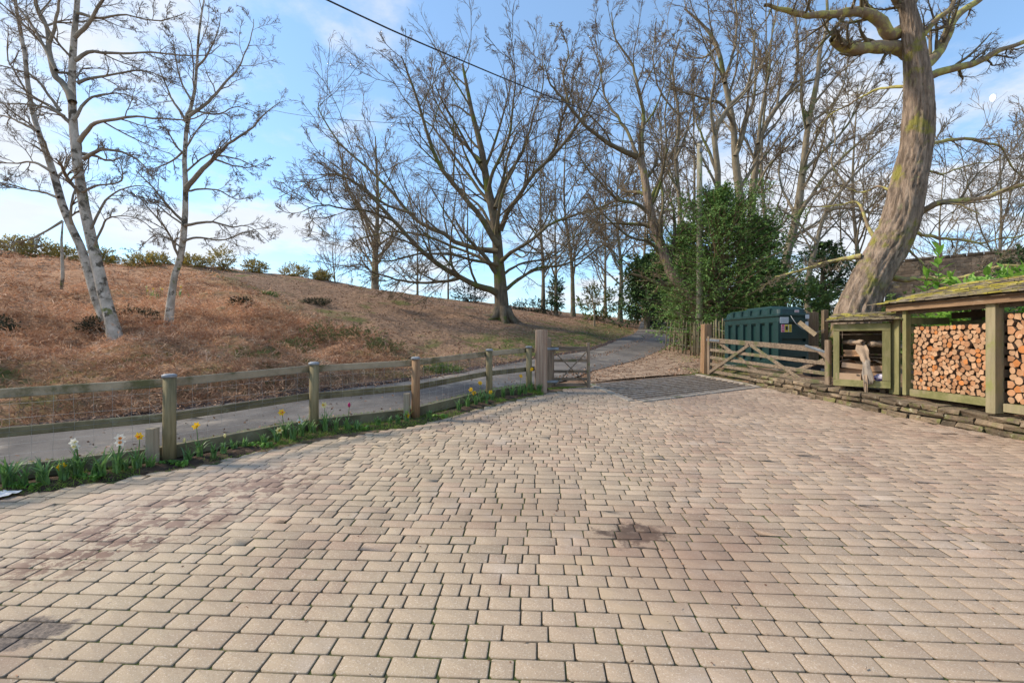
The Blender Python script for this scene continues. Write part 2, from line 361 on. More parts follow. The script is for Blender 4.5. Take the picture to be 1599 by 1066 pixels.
# ================= PAVING =================
def paver_material():
    m=bpy.data.materials.new('paver'); m.use_nodes=True; t=m.node_tree; n=t.nodes; l=t.links; b=n['Principled BSDF']
    b.inputs['Roughness'].default_value=.82; b.inputs['Specular IOR Level'].default_value=.35
    g=n.new('ShaderNodeNewGeometry'); pos=g.outputs['Position']; sp=n.new('ShaderNodeSeparateXYZ'); l.new(pos,sp.inputs[0])
    def noise(sc,de=6,ro=.65):
        q=n.new('ShaderNodeTexNoise'); q.inputs['Scale'].default_value=sc; q.inputs['Detail'].default_value=de; q.inputs['Roughness'].default_value=ro; l.new(pos,q.inputs['Vector']); return q.outputs['Fac']
    def ma(op,a,c):
        q=n.new('ShaderNodeMath'); q.operation=op
        for i,v in ((0,a),(1,c)):
            if isinstance(v,(int,float)): q.inputs[i].default_value=v
            else: l.new(v,q.inputs[i])
        return q.outputs[0]
    def rr(x,a,c,lo=0,hi=1):
        q=n.new('ShaderNodeMapRange'); q.interpolation_type='SMOOTHSTEP'; l.new(x,q.inputs[0]); q.inputs[1].default_value=a; q.inputs[2].default_value=c; q.inputs[3].default_value=lo; q.inputs[4].default_value=hi; return q.outputs[0]
    def mix(f,a,c,bt='MIX'):
        q=n.new('ShaderNodeMix'); q.data_type='RGBA'; q.blend_type=bt
        if isinstance(f,(int,float)): q.inputs[0].default_value=f
        else: l.new(f,q.inputs[0])
        for i,v in ((6,a),(7,c)):
            if isinstance(v,tuple): q.inputs[i].default_value=(*v,1)
            else: l.new(v,q.inputs[i])
        return q.outputs[2]
    def ell(cx,cy,rx,ry,rot,dist=.5,sc=4,lo=.35,hi=1.0):
        """1 inside a ragged ellipse on the ground"""
        mp=n.new('ShaderNodeMapping'); mp.vector_type='TEXTURE'; mp.inputs['Location'].default_value=(cx,cy,0); mp.inputs['Rotation'].default_value=(0,0,rot); mp.inputs['Scale'].default_value=(rx,ry,1000)
        l.new(pos,mp.inputs[0]); ln=n.new('ShaderNodeVectorMath'); ln.operation='LENGTH'; l.new(mp.outputs[0],ln.inputs[0])
        d=ma('ADD',ln.outputs['Value'],ma('MULTIPLY',ma('SUBTRACT',noise(sc,7,.7),.5),dist*2.2)); return rr(d,hi,lo)
    # beige on the left, pinker to the right, with slow blotches
    f=rr(ma('ADD',ma('MULTIPLY',sp.outputs[0],.10),ma('ADD',noise(.55,5),-.05)),.1,.95)
    col=mix(f,(.385,.303,.205),(.395,.288,.205))
    col=mix(rr(noise(.9,6,.6),.48,.72,0,.8),col,(.285,.19,.135))
    col=mix(rr(noise(1.7,5,.6),.56,.74,0,.55),col,(.50,.41,.33))
    a=n.new('ShaderNodeAttribute'); a.attribute_name='tone'
    cb=n.new('ShaderNodeCombineColor'); v=rr(a.outputs['Fac'],0,1,.78,1.17)
    for i in range(3): l.new(v,cb.inputs[i])
    col=mix(1.0,col,cb.outputs[0],'MULTIPLY')
    a2=n.new('ShaderNodeAttribute'); a2.attribute_name='warm'
    col=mix(ma('MULTIPLY',a2.outputs['Fac'],.35),col,(.36,.21,.15))
    col=mix(rr(noise(120,3,.8),.56,.64,0,.8),col,(.62,.53,.43))      # pale aggregate
    col=mix(rr(noise(95,4,.85),.56,.66,0,.65),col,(.17,.115,.08))      # dark pits
    # chipped, worn edges carry dirt: 'edge' attribute is 0 on the crown of a block, 1 at its arris
    a3=n.new('ShaderNodeAttribute'); a3.attribute_name='edge'
    col=mix(ma('MULTIPLY',a3.outputs['Fac'],.6),col,(.12,.09,.055))
    col=mix(rr(ma('MULTIPLY',a3.outputs['Fac'],noise(3,4)),.42,.6,0,.7),col,(.10,.115,.03))
    col=mix(rr(noise(.38,4,.6),.5,.68,0,.55),col,(.27,.19,.14))
    # dried mud, oily stain, black worn corner, spilt sand
    mud=ma('MULTIPLY',ell(-2.62,3.85,.6,1.3,-.42,.35,2.5,.6,1.15),rr(noise(5.5,8,.75),.475,.525))
    col=mix(ma('MULTIPLY',mud,.95),col,(.115,.052,.032))
    pale=ell(-2.9,4.1,1.5,1.9,-.5,.3,1.5,.2,1.1); col=mix(ma('MULTIPLY',pale,.32),col,(.50,.40,.33))
    dk=ell(.90,3.34,.31,.2,.2,1.1,6,.62,.98); col=mix(ma('MULTIPLY',ma('MULTIPLY',dk,rr(ma('ADD',noise(14,6,.8),ma('MULTIPLY',a3.outputs['Fac'],.3)),.36,.5,.55,1)),.97),col,(.05,.036,.028))
    dk2=ell(1.15,3.1,.85,.8,.3,.5,2,.1,1.2); col=mix(ma('MULTIPLY',dk2,.42),col,(.235,.14,.095))
    dk3=ell(-.15,3.7,.7,.35,.3,.5,2,.1,1.2); col=mix(ma('MULTIPLY',dk3,.35),col,(.21,.13,.088))
    sand=ell(.42,2.95,.22,.10,.35,.6,6,.4,1.0); sand2=ell(.72,2.42,.26,.09,-.5,.7,6,.3,1.0); sand3=ell(.5,2.62,.1,.16,-.2,.6,6,.3,1.0)
    col=mix(ma('MULTIPLY',ma('MAXIMUM',ma('MAXIMUM',sand,sand2),sand3),.8),col,(.40,.30,.20))
    cor=ell(-2.66,2.10,.17,.52,-.88,.8,6,.8,1.02); col=mix(ma('MULTIPLY',cor,.95),col,mix(rr(noise(45,5,.8),.4,.62),(.07,.056,.05),(.19,.15,.12)))
    l.new(col,b.inputs['Base Color'])
    bp=n.new('ShaderNodeBump'); bp.inputs['Strength'].default_value=.55; bp.inputs['Distance'].default_value=.006; l.new(noise(75,5,.8),bp.inputs['Height']); l.new(bp.outputs[0],b.inputs['Normal'])
    return m
M_PAVER=paver_material()
M_JOINT=mat('joint_sand',(.075,.058,.034),(.045,.035,.02),scale=9,c3=(.065,.08,.02),p3=(.48,.58),s3=3,world=True,bump=.4,bscale=60,rough=.95)
rot=-math.atan(.0593); cr_,sr_=math.cos(rot),math.sin(rot)
blocks=[]
ROW=.1172
for r in range(-3,110):
    v=r*ROW+1.0; x=-10+random.random()*.2
    drift=.012*math.sin(r*.7)
    while x<10:
        wd=random.choices([.112,.178,.232],[.3,.36,.34])[0]; 
        blocks.append((x+wd/2,v,wd,ROW)); x+=wd+.0
B=np.array(blocks); bu,bv=B[:,0],B[:,1]+.012*np.sin(B[:,0]*.9)+.01*np.sin(B[:,0]*2.3+1)
BX=bu*cr_-bv*sr_; BY=bu*sr_+bv*cr_
ok=inpoly(BX,BY,COURT)&(BY>.9)&(BY<11.2)&(np.abs(BX)<1.25*BY+1.2)
dmin=np.full(len(BX),9.)
keep=np.where(ok)[0]
shape=[(-1,-1),(1,-1),(1,1),(-1,1)]
def block_geom(i):
    wd,dp=B[i,2],B[i,3]; g=.0045+random.random()*.002; hx,hy=wd/2-g,dp/2-g; c=.007+random.random()*.006; bev=.006
    def ringp(hx,hy,c,z,j):
        o=[]
        for sx_,sy_ in shape:
            cc=c*random.uniform(.7,1.5)
            pp=[(sx_*hx,sy_*(hy-cc)),(sx_*(hx-cc),sy_*hy)]
            if sx_*sy_<0: pp=pp[::-1]
            # counter-clockwise ordering
            o+= pp[::-1] if True else pp
        return [(x+random.uniform(-j,j),y+random.uniform(-j,j),z) for x,y in o]
    return hx,hy,c
VV=[];FQ=[];FT=[];tone=[];warm=[];edg=[]
def make_blocks(ids):
    n=len(ids); R=np.random.default_rng(5+n)
    wd=B[ids,2][:,None];dp=B[ids,3][:,None]
    g=.0028+R.random((n,1))*.0022; hx=wd/2-g; hy=dp/2-g
    cs=[(1,-1,0),(1,-1,1),(1,1,1),(1,1,0),(-1,1,0),(-1,1,1),(-1,-1,1),(-1,-1,0)]
    c=(.003+R.random((n,4))**2*.010)
    def ring(inset,z):
        X=[];Y=[]
        for k,(a,b_,e) in enumerate(cs):
            cc=c[:,k//2][:,None]
            # pairs: corner k//2 ; first/second point cut along x or y
            if k in (0,3,4,7): px=a*(hx-inset); 
            if k%2==0: pass
            corner=k//2; sx_,sy_=[(1,-1),(1,1),(-1,1),(-1,-1)][corner]
            first=(k%2==0)
            if corner in (0,2): alongx=first
            else: alongx=not first
            if alongx: x=sx_*(hx-inset-cc); y=sy_*(hy-inset)
            else: x=sx_*(hx-inset); y=sy_*(hy-inset-cc)
            X.append(x[:,0]); Y.append(y[:,0])
        return np.stack(X,1),np.stack(Y,1),np.full((n,8),z)
    jx=R.normal(size=(n,8))*.0016; jy=R.normal(size=(n,8))*.0016
    rings=[ring(.0038,.0),ring(.0010,-.0014),ring(-.0006,-.012)]
    u0,v0=bu[ids][:,None],bv[ids][:,None]
    tl=R.normal(size=(n,2))*.007; hz=(R.random((n,1))-.5)*.005; ang=R.normal(size=(n,1))*.006
    out=[]
    for (x,y,z) in rings:
        x=x+jx;y=y+jy
        zz=z+tl[:,:1]*x+tl[:,1:]*y+hz
        xr=x-ang*y; yr=y+ang*x
        U=u0+xr;V=v0+yr
        X=U*cr_-V*sr_;Y=U*sr_+V*cr_
        out.append(np.stack([X,Y,.0577*Y+zz],-1))
    V=np.stack(out,1).reshape(n,24,3)
    t=np.clip(R.normal(.5,.2,(n,1)),0,1); wm_=(R.random((n,1))>.7)*R.random((n,1))
    tone=np.repeat(t,24,1); warm=np.repeat(wm_,24,1); e=np.zeros((n,24)); e[:,8:16]=.5; e[:,16:]=1
    return V,tone,warm,e
q=[]
for a in (0,8):
    for k in range(8): q.append((a+8+k,a+8+(k+1)%8,a+(k+1)%8,a+k))
QB=np.array(q); TB=np.array([(0,k,k+1) for k in range(1,7)])
def block_mesh(name,ids):
    V,tn,wmv,e=make_blocks(ids); n=len(ids); o=(np.arange(n)*24)[:,None,None]
    me=npmesh(name,V,Q=QB[None]+o,T=TB[None]+o,mats=M_PAVER,tone=tn.ravel())
    for nm,arr in (('warm',wmv),('edge',e)):
        a=me.attributes.new(nm,'FLOAT','POINT'); a.data.foreach_set('value',arr.ravel().astype(np.float32))
    return me
# joint bed sheet
cp=COURT; me=bpy.data.meshes.new('courtyard'); me.from_pydata([(x,y,.0577*y-.0064) for x,y in cp],[],[tuple(range(len(cp)))]); me.materials.append(M_JOINT); me.update()
court=tag(link('courtyard',me),'block paved courtyard sloping gently up to the cattle grid','courtyard',kind='structure')
inview=(np.abs(BX[keep])<BY[keep]*1.16)&(BY[keep]>1.93)
near=keep[inview]; near=near[np.argsort(BY[near]-.02*np.abs(BX[near]))][:298]; rest=np.setdiff1d(keep,near)
for i in near: link('paver',block_mesh('paver',np.array([i])),court)
tag(link('pavers',block_mesh('pavers',rest),court),kind='stuff')

# moss and grit tufts in joints near the camera
# ================= CATTLE GRID =================
M_STEEL=mat('rusty_steel',(.38,.31,.24),(.22,.165,.12),scale=12,rough=.6,bump=.3,metal=.3,c3=(.36,.30,.25),p3=(.5,.65),s3=4)
M_DARK=mat('pit_earth',(.03,.025,.02),(.015,.012,.01),rough=1)
M_CONC=mat('concrete',(.37,.32,.26),(.26,.22,.18),scale=6,rough=.9,bump=.4,bscale=40,c3=(.15,.14,.08),p3=(.55,.68),s3=4)
gA,gC,gD,gB=[np.array([*p,.0577*min(p[1],12)+.0]) for p in GRID]
gA[2]=base_z(gA[1]);gC[2]=base_z(gC[1])
cg=empty('cattle_grid',tuple((gA+gB+gC+gD)/4),'steel bar cattle grid set in the ground beside the field gate','cattle grid')
nb=11
for i in range(nb):
    s=(i+.4)/nb; a=gA*(1-s)+gB*s; b=gC*(1-s)+gD*s; a=a+(b-a)*.01; b=b-(b-a)*.01
    MB().beam(tuple(a+[0,0,-.035]),tuple(b+[0,0,-.035]),.085,.08,ch=.014).build('bar',M_STEEL,cg)
for a,b in ((gA,gB),(gC,gD)):
    MB().beam(tuple(a+[0,0,-.075]),tuple(b+[0,0,-.075]),.10,.14).build('side_frame',M_STEEL,cg)
for s in (.33,.66):
    a=gA*(1-s)+gC*s; b=gB*(1-s)+gD*s; MB().beam(tuple(a+[0,0,-.14]),tuple(b+[0,0,-.14]),.06,.12).build('cross_beam',M_STEEL,cg)
pm=[tuple(p+np.array([0,0,-.40])) for p in (gA,gB,gD,gC)]; tp=[tuple(p+np.array([0,0,-.04])) for p in (gA,gB,gD,gC)]
MB().add(pm+tp,[(0,1,2,3)]+[(i,(i+1)%4,4+(i+1)%4,4+i) for i in range(4)]).build('pit',M_DARK,cg)
for a,b in ((gA,gB),(gB,gD),(gD,gC)):
    a=np.array(a);b=np.array(b); d=(b-a)/np.linalg.norm(b-a); nn=np.array([d[1],-d[0],0]); c=(gA+gB+gC+gD)/4
    if np.dot(((a+b)/2-c)[:2],nn[:2])<0: nn=-nn
    w=.15 if (a is not gB) else .09; k=max(2,int(np.linalg.norm(b-a)/.62))
    for j in range(k):
        p=a+(b-a)*j/k+nn*(w/2+.02)+d*.01; q2=a+(b-a)*(j+1)/k+nn*(w/2+.02)-d*.01
        MB().beam(tuple(p+[0,0,-.05]),tuple(q2+[0,0,-.05]),w*random.uniform(.92,1.0),.125+random.uniform(0,.008),ch=.012).build('edging_stone',M_CONC,cg)

# ================= LOW STONE WALL =================
M_STONE=mat('sandstone',(.27,.20,.13),(.125,.095,.065),scale=5,rough=.95,bump=.9,bscale=22,c3=(.15,.145,.055),p3=(.52,.64),s3=4.5,rnd=.4,c4=(.35,.30,.23),p4=(.6,.72),s4=9,bdist=.03)
M_MORTAR=mat('wall_core',(.10,.08,.06),(.06,.048,.036),scale=9,rough=1,bump=.8,c3=(.06,.07,.025),p3=(.5,.6))
wl=empty('stone_wall',(6.0,7.8,gz(6.0,7.8)),'low mossy rubble stone wall along the edge of the paving under the log store','wall')
wp=WALL[1:-1]
seg=np.hypot(*np.diff(wp,axis=0).T); cum=np.r_[0,np.cumsum(seg)]
def walk(s):
    i=min(np.searchsorted(cum,s,side='right')-1,len(seg)-1); t=(s-cum[i])/seg[i]; p=wp[i]*(1-t)+wp[i+1]*t; d=(wp[i+1]-wp[i])/seg[i]; return p,d
core=MB()
for i in range(len(wp)-1):
    a,b=wp[i],wp[i+1]; d=(b-a)/seg[i]; nn=np.array([-d[1],d[0]])
    za,zb=.0577*a[1],.0577*b[1]
    p1=a+nn*.05;p2=b+nn*.05;p3=b+nn*.42;p4=a+nn*.42
    core.add([(*p1,za-.1),(*p2,zb-.1),(*p3,zb-.1),(*p4,za-.1),(*p1,za+.235),(*p2,zb+.235),(*p3,zb+.235),(*p4,za+.235)],[(4,5,6,7),(0,1,5,4),(2,3,7,6),(1,2,6,5),(3,0,4,7)])
core.build('core',M_MORTAR,wl)
hs=[(-.02,.10),(.085,.085),(.175,.085)]
for ci,(z0,hh) in enumerate(hs):
    s=random.random()*.1
    while s<cum[-1]-.1:
        ln=random.uniform(.13,.36); p,d=walk(min(s+ln/2,cum[-1]-.01)); nn=np.array([-d[1],d[0]])
        z=.0577*p[1]+z0+hh/2+random.uniform(-.008,.008); dep=.16 if ci<2 else .34
        x=Vector((d[0],d[1],-0.0577*abs(d[1]))).normalized(); y=Vector((nn[0],nn[1],0)); R=Matrix((x,y,x.cross(y))).transposed()
        R=R@Matrix.Rotation(random.uniform(-.06,.06),3,'Y')
        MB().box((p[0]+nn[0]*(dep/2+random.uniform(-.02,.02)),p[1]+nn[1]*(dep/2+random.uniform(-.02,.02)),z),(ln-.014,dep,hh-random.uniform(.004,.016)),R,ch=.018,jit=.016).build('stone',M_STONE,wl)
        s+=ln

# ================= WOODEN THINGS =================
M_OAK=mat('weathered_oak',(.29,.215,.15),(.17,.12,.085),scale=3,stretch=(8,8,.6),rough=.85,bump=.6,bscale=9,rnd=.12,c3=(.16,.17,.06),p3=(.56,.68),s3=2.5)
M_OAKX=mat('weathered_rail',(.27,.205,.145),(.14,.105,.075),scale=3,stretch=(.7,7,9),rough=.88,bump=.6,bscale=9,rnd=.12,c3=(.12,.12,.055),p3=(.52,.66),s3=2.5)
M_POST=mat('green_post',(.27,.22,.12),(.165,.135,.07),scale=3,stretch=(7,7,.5),rough=.85,bump=.45,bscale=8,rnd=.1,c3=(.26,.22,.13),p3=(.55,.7),s3=2)
M_NEWPOST=mat('new_brown_post',(.32,.20,.11),(.22,.125,.065),scale=3,stretch=(7,7,.5),rough=.8,bump=.4,bscale=8)
M_STUB=mat('pale_stub',(.38,.32,.24),(.28,.23,.16),scale=3,stretch=(7,7,.5),rough=.85,bump=.4,rnd=.1)
M_RAIL=mat('mossy_rail',(.36,.295,.205),(.20,.165,.105),scale=2.2,stretch=(1,1,1),rough=.88,bump=.6,bscale=14,c3=(.105,.10,.045),p3=(.48,.62),s3=2.2,rnd=.1,world=True)
M_WETRAIL=mat('dark_damp_rail',(.19,.165,.095),(.095,.082,.045),scale=2.6,rough=.8,bump=.5,bscale=14,c3=(.20,.19,.12),p3=(.58,.66),s3=4,world=True)
M_SPLIT=mat('split_oak_post',(.46,.34,.25),(.30,.20,.14),scale=2.2,stretch=(9,9,.35),rough=.85,bump=.8,bscale=7,c3=(.34,.17,.09),p3=(.55,.68),s3=1.6)
M_CAP=mat('grey_cap',(.30,.32,.34),(.19,.20,.22),scale=8,rough=.5,bump=.2)
M_WIRE=mat('galvanised_wire',(.42,.42,.42),(.30,.30,.30),rough=.5,metal=.6,bump=0)
M_GALV=mat('galvanised_iron',(.26,.29,.33),(.18,.2,.22),scale=8,rough=.5,metal=.6,bump=.2)
posts=[(-6.9,2.75),(-5.2,4.0),(-3.725,4.95),(-2.706,6.22),(-1.477,6.98),(-.43,8.62),(.35,9.40)]
fe=empty('post_and_rail_fence',(-1.5,7,gz(-1.5,7)),'wooden post and rail fence with wire netting along the lane above the daffodils','fence')
for i,(x,y) in enumerate(posts):
    z=.0577*y; r=.062; hgt=.945
    new=(i==4)
    o=empty('fence_post',(x,y,z)); o.parent=fe; o.matrix_parent_inverse=Matrix.Translation(-fe.location)
    bpy.data.objects.remove(o)
    mb=MB()
    if new: mb.tube([(x,y,z-.12),(x,y,z+.5),(x+.005,y,z+hgt)],[.066,.065,.063],12)
    else: mb.tube([(x,y,z-.12),(x,y,z+.4),(x+random.uniform(-.008,.008),y,z+hgt)],[r+.003,r,r-.002],14)
    p=mb.build('fence_post',M_NEWPOST if new else M_POST,fe)
    if new: p['label']='newer brown timber post'
    MB().tube([(x,y,z+hgt-.022),(x,y,z+hgt+.006),(x,y,z+hgt+.018)],[.071,.071,.045],14).build('post_cap',M_CAP,p)
posts3=posts+[(.50,9.46)]
for i in range(len(posts3)-1):
    a=np.array(posts3[i]);b=np.array(posts3[i+1]); d=(b-a)/np.linalg.norm(b-a); nn=np.array([-d[1],d[0]])*.082
    za,zb=.0577*a[1],.0577*b[1]
    for nm,zc,hh,m,th in (('top_rail',.868,.095,M_RAIL,.036),('middle_rail',.485,.092,M_WETRAIL,.036),('gravel_board',.09,.15,M_WETRAIL,.07)):
        j=[random.uniform(-.008,.008) for _ in range(2)]
        MB().beam((*(a+nn+d*.003),za+zc+j[0]),(*(b+nn-d*.003),zb+zc+j[1]),th,hh,ch=.008).build(nm,m,fe)
for (x,y,h_) in ((-3.80,4.88,.40),(-1.56,6.92,.42)):
    MB().box((x-.03,y-.03,.0577*y+h_/2-.05),(.085,.085,h_+.1),ch=.006).build('stub_post',M_STUB,fe)
wv=[];wr=[]
for i in range(1,len(posts)-1):
    a=np.array(posts[i]);b=np.array(posts[i+1]); d=(b-a);Ln=np.linalg.norm(d);d/=Ln; nn=np.array([-d[1],d[0]])*.060
    for zc in (.17,.27,.37,.49,.62,.76,.83):
        t=np.linspace(0,1,6); p=np.c_[a[0]+(b-a)[0]*t+nn[0],a[1]+(b-a)[1]*t+nn[1],.0577*(a[1]+(b-a)[1]*t)+zc+rng.normal(size=6)*.004]; wv.append(p)
    for s in np.arange(.08,Ln,.15):
        q0=a+d*s+nn; t=np.linspace(.16,.84,6); wv.append(np.c_[q0[0]+rng.normal(size=6)*.004,q0[1]+rng.normal(size=6)*.003,.0577*q0[1]+t])
V,Q=tubes(np.array(wv),np.full((len(wv),6),.0014),3); link('wire_netting',npmesh('wire_netting',V,Q=Q,mats=M_WIRE),fe)

# big split gate post
def chunky_post(x,y,z,w,h,m,label,rot=0):
    mb=MB(); prof=[];n=16
    random.seed(int(abs(x)*100))
    for k in range(n):
        a=2*math.pi*k/n; s=1/max(abs(math.cos(a)),abs(math.sin(a))); r=w/2*min(s,1.28)*random.uniform(.93,1.03)*(.86 if k in(3,9,14) else 1); prof.append((r*math.cos(a+rot),r*math.sin(a+rot)))
    lv=[-.15,.0,.35,.7,1.0,h-.012,h]; sc=[1.06,1.03,1,.985,.98,.97,.9]
    vs=[(px*s+(.01 if l>.5 else 0),py*s,l) for l,s in zip(lv,sc) for px,py in prof]
    fs=[(i*n+k,i*n+(k+1)%n,(i+1)*n+(k+1)%n,(i+1)*n+k) for i in range(len(lv)-1) for k in range(n)]+[tuple(range((len(lv)-1)*n,len(lv)*n))]
    mb.add(vs,fs); o=mb.build('gate_post',m,None,loc=(x,y,z)); return tag(o,label,'gate post','heavy oak gate posts')
chunky_post(.60,9.48,.547,.25,1.29,M_SPLIT,'stout split oak post between the fence and the small wicket gate')
chunky_post(5.32,12.45,gz(5.32,12.45)+.0,.27,1.34,M_NEWPOST,'stout orange brown post where the long field gate is hung')

# pedestrian gate
def bars(parent,lst,m,Z=(0,0,1)):
    for nm,a,b,th,hh in lst: MB().beam(a,b,th,hh,ch=.006).build(nm,m,parent)
gx0,gy0,gx1,gy1=.83,10.02,1.705,10.10; z0=.0577*10.05
wg=empty('wicket_gate',(gx0,gy0,z0),'small weathered wooden wicket gate with crossed braces left of the cattle grid','gate')
def wp_(s,z,off=0): return (gx0+(gx1-gx0)*s,gy0+(gy1-gy0)*s+off,z0+z)
MB().box(wp_(-.02,.52),(.10,.10,1.16),ch=.01).build('hanging_post',M_OAK,wg)
MB().box(wp_(.985,.49),(.06,.075,1.02),ch=.008).build('stile',M_OAK,wg)
MB().box(wp_(.075,.46),(.06,.06,.82),ch=.008).build('stile',M_OAK,wg)
for z,hh in ((.86,.10),(.60,.062),(.36,.062),(.19,.062),(.06,.075)):
    MB().beam(wp_(.04,z),wp_(.96,z),.03,hh,ch=.005).build('rail',M_OAKX,wg)
MB().beam(wp_(.10,.80,-.032),wp_(.95,.08,-.032),.022,.065,up=(0,1,0),ch=.004).build('brace',M_OAKX,wg)
MB().beam(wp_(.13,.06,-.056),wp_(.93,.80,-.056),.022,.065,up=(0,1,0),ch=.004).build('brace',M_OAKX,wg)
for z in (.86,.14): MB().beam(wp_(-.08,z,-.06),wp_(.22,z,-.06),.012,.055).build('hinge',M_GALV,wg)
MB().tube([wp_(1.02,-.02,-.03),wp_(1.02,.45,-.03)],.012,6).build('drop_bolt',M_STEEL,wg)

# field gate
p0=np.array([5.27,12.23,base_z(12.23)+.03]); p1=np.array([6.135,8.78,.0577*8.78+.02])
fd=p1-p0; fl=np.linalg.norm(fd); fn=np.array([-fd[1],fd[0],0]); fn/=np.linalg.norm(fn); fn=-fn if fn[0]>0 else fn   # towards the camera/left
fg=empty('field_gate',tuple(p0),'long weathered five bar field gate standing open in front of the green tank','gate')
def gp(s,z,off=0): return tuple(p0+fd*s+np.array([0,0,z])+fn*off)
MB().beam(gp(.012,-.02),gp(.012,1.0),.075,.095,up=tuple(fd/fl),ch=.01).build('stile',M_OAK,fg)
MB().beam(gp(.988,-.05),gp(.988,1.10),.075,.105,up=tuple(fd/fl),ch=.012).build('stile',M_OAK,fg)
for z,hh,e in ((.90,.115,.93),(.64,.075,.975),(.44,.075,.975),(.26,.075,.975),(.08,.08,.975)):
    MB().beam(gp(.025,z),gp(e,z-(0 if z<.9 else 0)),.032,hh,ch=.006).build('rail',M_OAKX,fg)
MB().beam(gp(.925,.90),gp(.978,.78),.045,.10,ch=.01).build('rail_end',M_OAK,fg)
for a,b,o in (((.03,.05),(.42,.86),.035),((.44,.86),(.975,.02),.035),((.10,.86),(.60,.06),-.035),((.955,.70),(.55,.06),-.035)):
    MB().beam(gp(a[0],a[1],o),gp(b[0],b[1],o),.075,.026,up=tuple(fn),ch=.005).build('brace',M_OAKX,fg)
MB().beam(gp(.85,.955,.022),gp(.975,.86,.022),.012,.05).build('strap',M_GALV,fg)
MB().beam(gp(-.01,.90,.022),gp(.13,.90,.022),.012,.06).build('hinge',M_GALV,fg)

# chestnut paling fence
M_PALE=mat('chestnut_pale',(.27,.23,.15),(.16,.13,.08),scale=3,stretch=(8,8,.6),rough=.9,bump=.4,rnd=.2,c3=(.13,.14,.05),p3=(.5,.65),s3=3)
pf=empty('paling_fence',(6.4,16,gz(6.4,16)),'grey chestnut paling fence below the telegraph pole behind the brown gate post','fence')
def pales(a,b,n,h,lean):
    a=np.array(a);b=np.array(b)
    for i in range(n):
        p=a+(b-a)*i/(n-1)+rng.normal(size=2)*.012; z=gz(*p); hh=h*random.uniform(.93,1.05); lx=lean*(1-i/n)+random.uniform(-.02,.02)
        r=random.uniform(.02,.03); MB().tube([(p[0],p[1],z-.05),(p[0]+lx*.5,p[1],z+hh*.6),(p[0]+lx,p[1],z+hh-.05),(p[0]+lx,p[1],z+hh)],[r,r,r*.95,.008],6).build('pale',M_PALE,pf)
    for zz in (.35,.95):
        MB().tube([(*(a+(b-a)*t),gz(*(a+(b-a)*t))+zz) for t in (0,.5,1)],.004,4).build('binding_wire',M_WIRE,pf)
pales((6.28,16.3),(5.95,12.9),15,1.2,0.0) if False else pales((6.45,16.2),(6.75,13.4),18,1.25,.0)
pales((6.15,18.2),(6.42,16.35),7,1.25,.10)
# ================= TELEGRAPH POLE AND CABLES =================
M_POLE=mat('grey_pole',(.40,.36,.27),(.27,.24,.17),scale=3,stretch=(6,6,.4),rough=.85,bump=.3,c3=(.22,.24,.10),p3=(.55,.7),s3=1.2)
px_,py_=6.92,16.8; pz=gz(px_,py_)
tp_=empty('telegraph_pole',(px_,py_,pz),'tall pale wooden telegraph pole rising in front of the yew tree','telegraph pole')
MB().tube([(px_,py_,pz-.2),(px_,py_,4),(px_,py_,7),(px_,py_,8.9)],[.125,.115,.10,.09],14).build('pole',M_POLE,tp_)
MB().tube([(px_,py_,8.9),(px_,py_,8.97),(px_,py_,9.03)],[.11,.11,.03],12).build('pole_cap',M_CAP,tp_)
MB().box((px_,py_-.12,8.6),(.09,.07,.16),ch=.01).build('junction_box',M_GALV,tp_)
M_CABLE=mat('black_cable',(.035,.035,.038),(.03,.03,.03),rough=.5,bump=0)
cab=[(6.92,16.7,8.75),(5.1,14.3,7.95),(3.44,12.2,7.28),(1.14,9.2,6.39),(-.97,6.46,5.69),(-2.1,5.0,5.38),(-3.7,2.9,5.0),(-5.5,.6,4.75)]
tag(MB().tube(resample(cab,26).tolist(),.0095,6).build('overhead_cable',M_CABLE),'thick black overhead cable sweeping down from top centre to the telegraph pole','cable')
cab2=[(6.9,16.8,8.7),P(900,213,18.3),P(700,198,21),P(484,182,24),P(375,160,26),P(200,118,30),P(0,60,35)]
tag(MB().tube(resample(cab2,30).tolist(),.012,5).build('overhead_wire',M_CABLE),'thin distant overhead wire passing behind the single birch','wire')

# ================= OIL TANK =================
M_TANK=mat('dark_green_plastic',(.010,.040,.038),(.008,.031,.030),scale=4,rough=.42,bump=.05,spec=.5,c3=(.03,.055,.055),p3=(.62,.75),s3=3)
M_BLK=mat('black_plastic',(.02,.021,.025),(.014,.014,.016),rough=.45,bump=.05,spec=.5)
M_WHITE=mat('white_sticker',(.62,.64,.66),(.5,.52,.55),scale=20,rough=.5,bump=0)
M_PINK=mat('pink_sticker',(.62,.10,.18),(.55,.09,.16),rough=.5,bump=0)
M_YEL=mat('yellow_sticker',(.75,.52,.04),(.7,.48,.04),rough=.5,bump=0)
M_RED=mat('red_print',(.5,.06,.07),(.5,.06,.07),rough=.5,bump=0)
tc0=np.array([6.56,11.2]); td=np.array([6.40-6.56,13.75-11.2]); tl=np.linalg.norm(td); td/=tl; tr=np.array([td[1],-td[0]]); TW=.78
zt0=.93
tank=empty('oil_tank',(tc0[0],tc0[1],zt0),'dark green ribbed plastic oil tank with warning stickers behind the field gate','oil tank')
def tpnt(u,v,z): q=tc0+td*u+tr*v; return (q[0],q[1],zt0+z)    # u along the long side, v across the end
def rrect(u0,u1,v0,v1,c,n=3):
    o=[]
    for cu,cv,a0 in ((u1-c,v1-c,0),(u0+c,v1-c,90),(u0+c,v0+c,180),(u1-c,v0+c,270)):
        for k in range(n+1): a=math.radians(a0+90*k/n); o.append((cu+c*math.cos(a),cv+c*math.sin(a)))
    return o
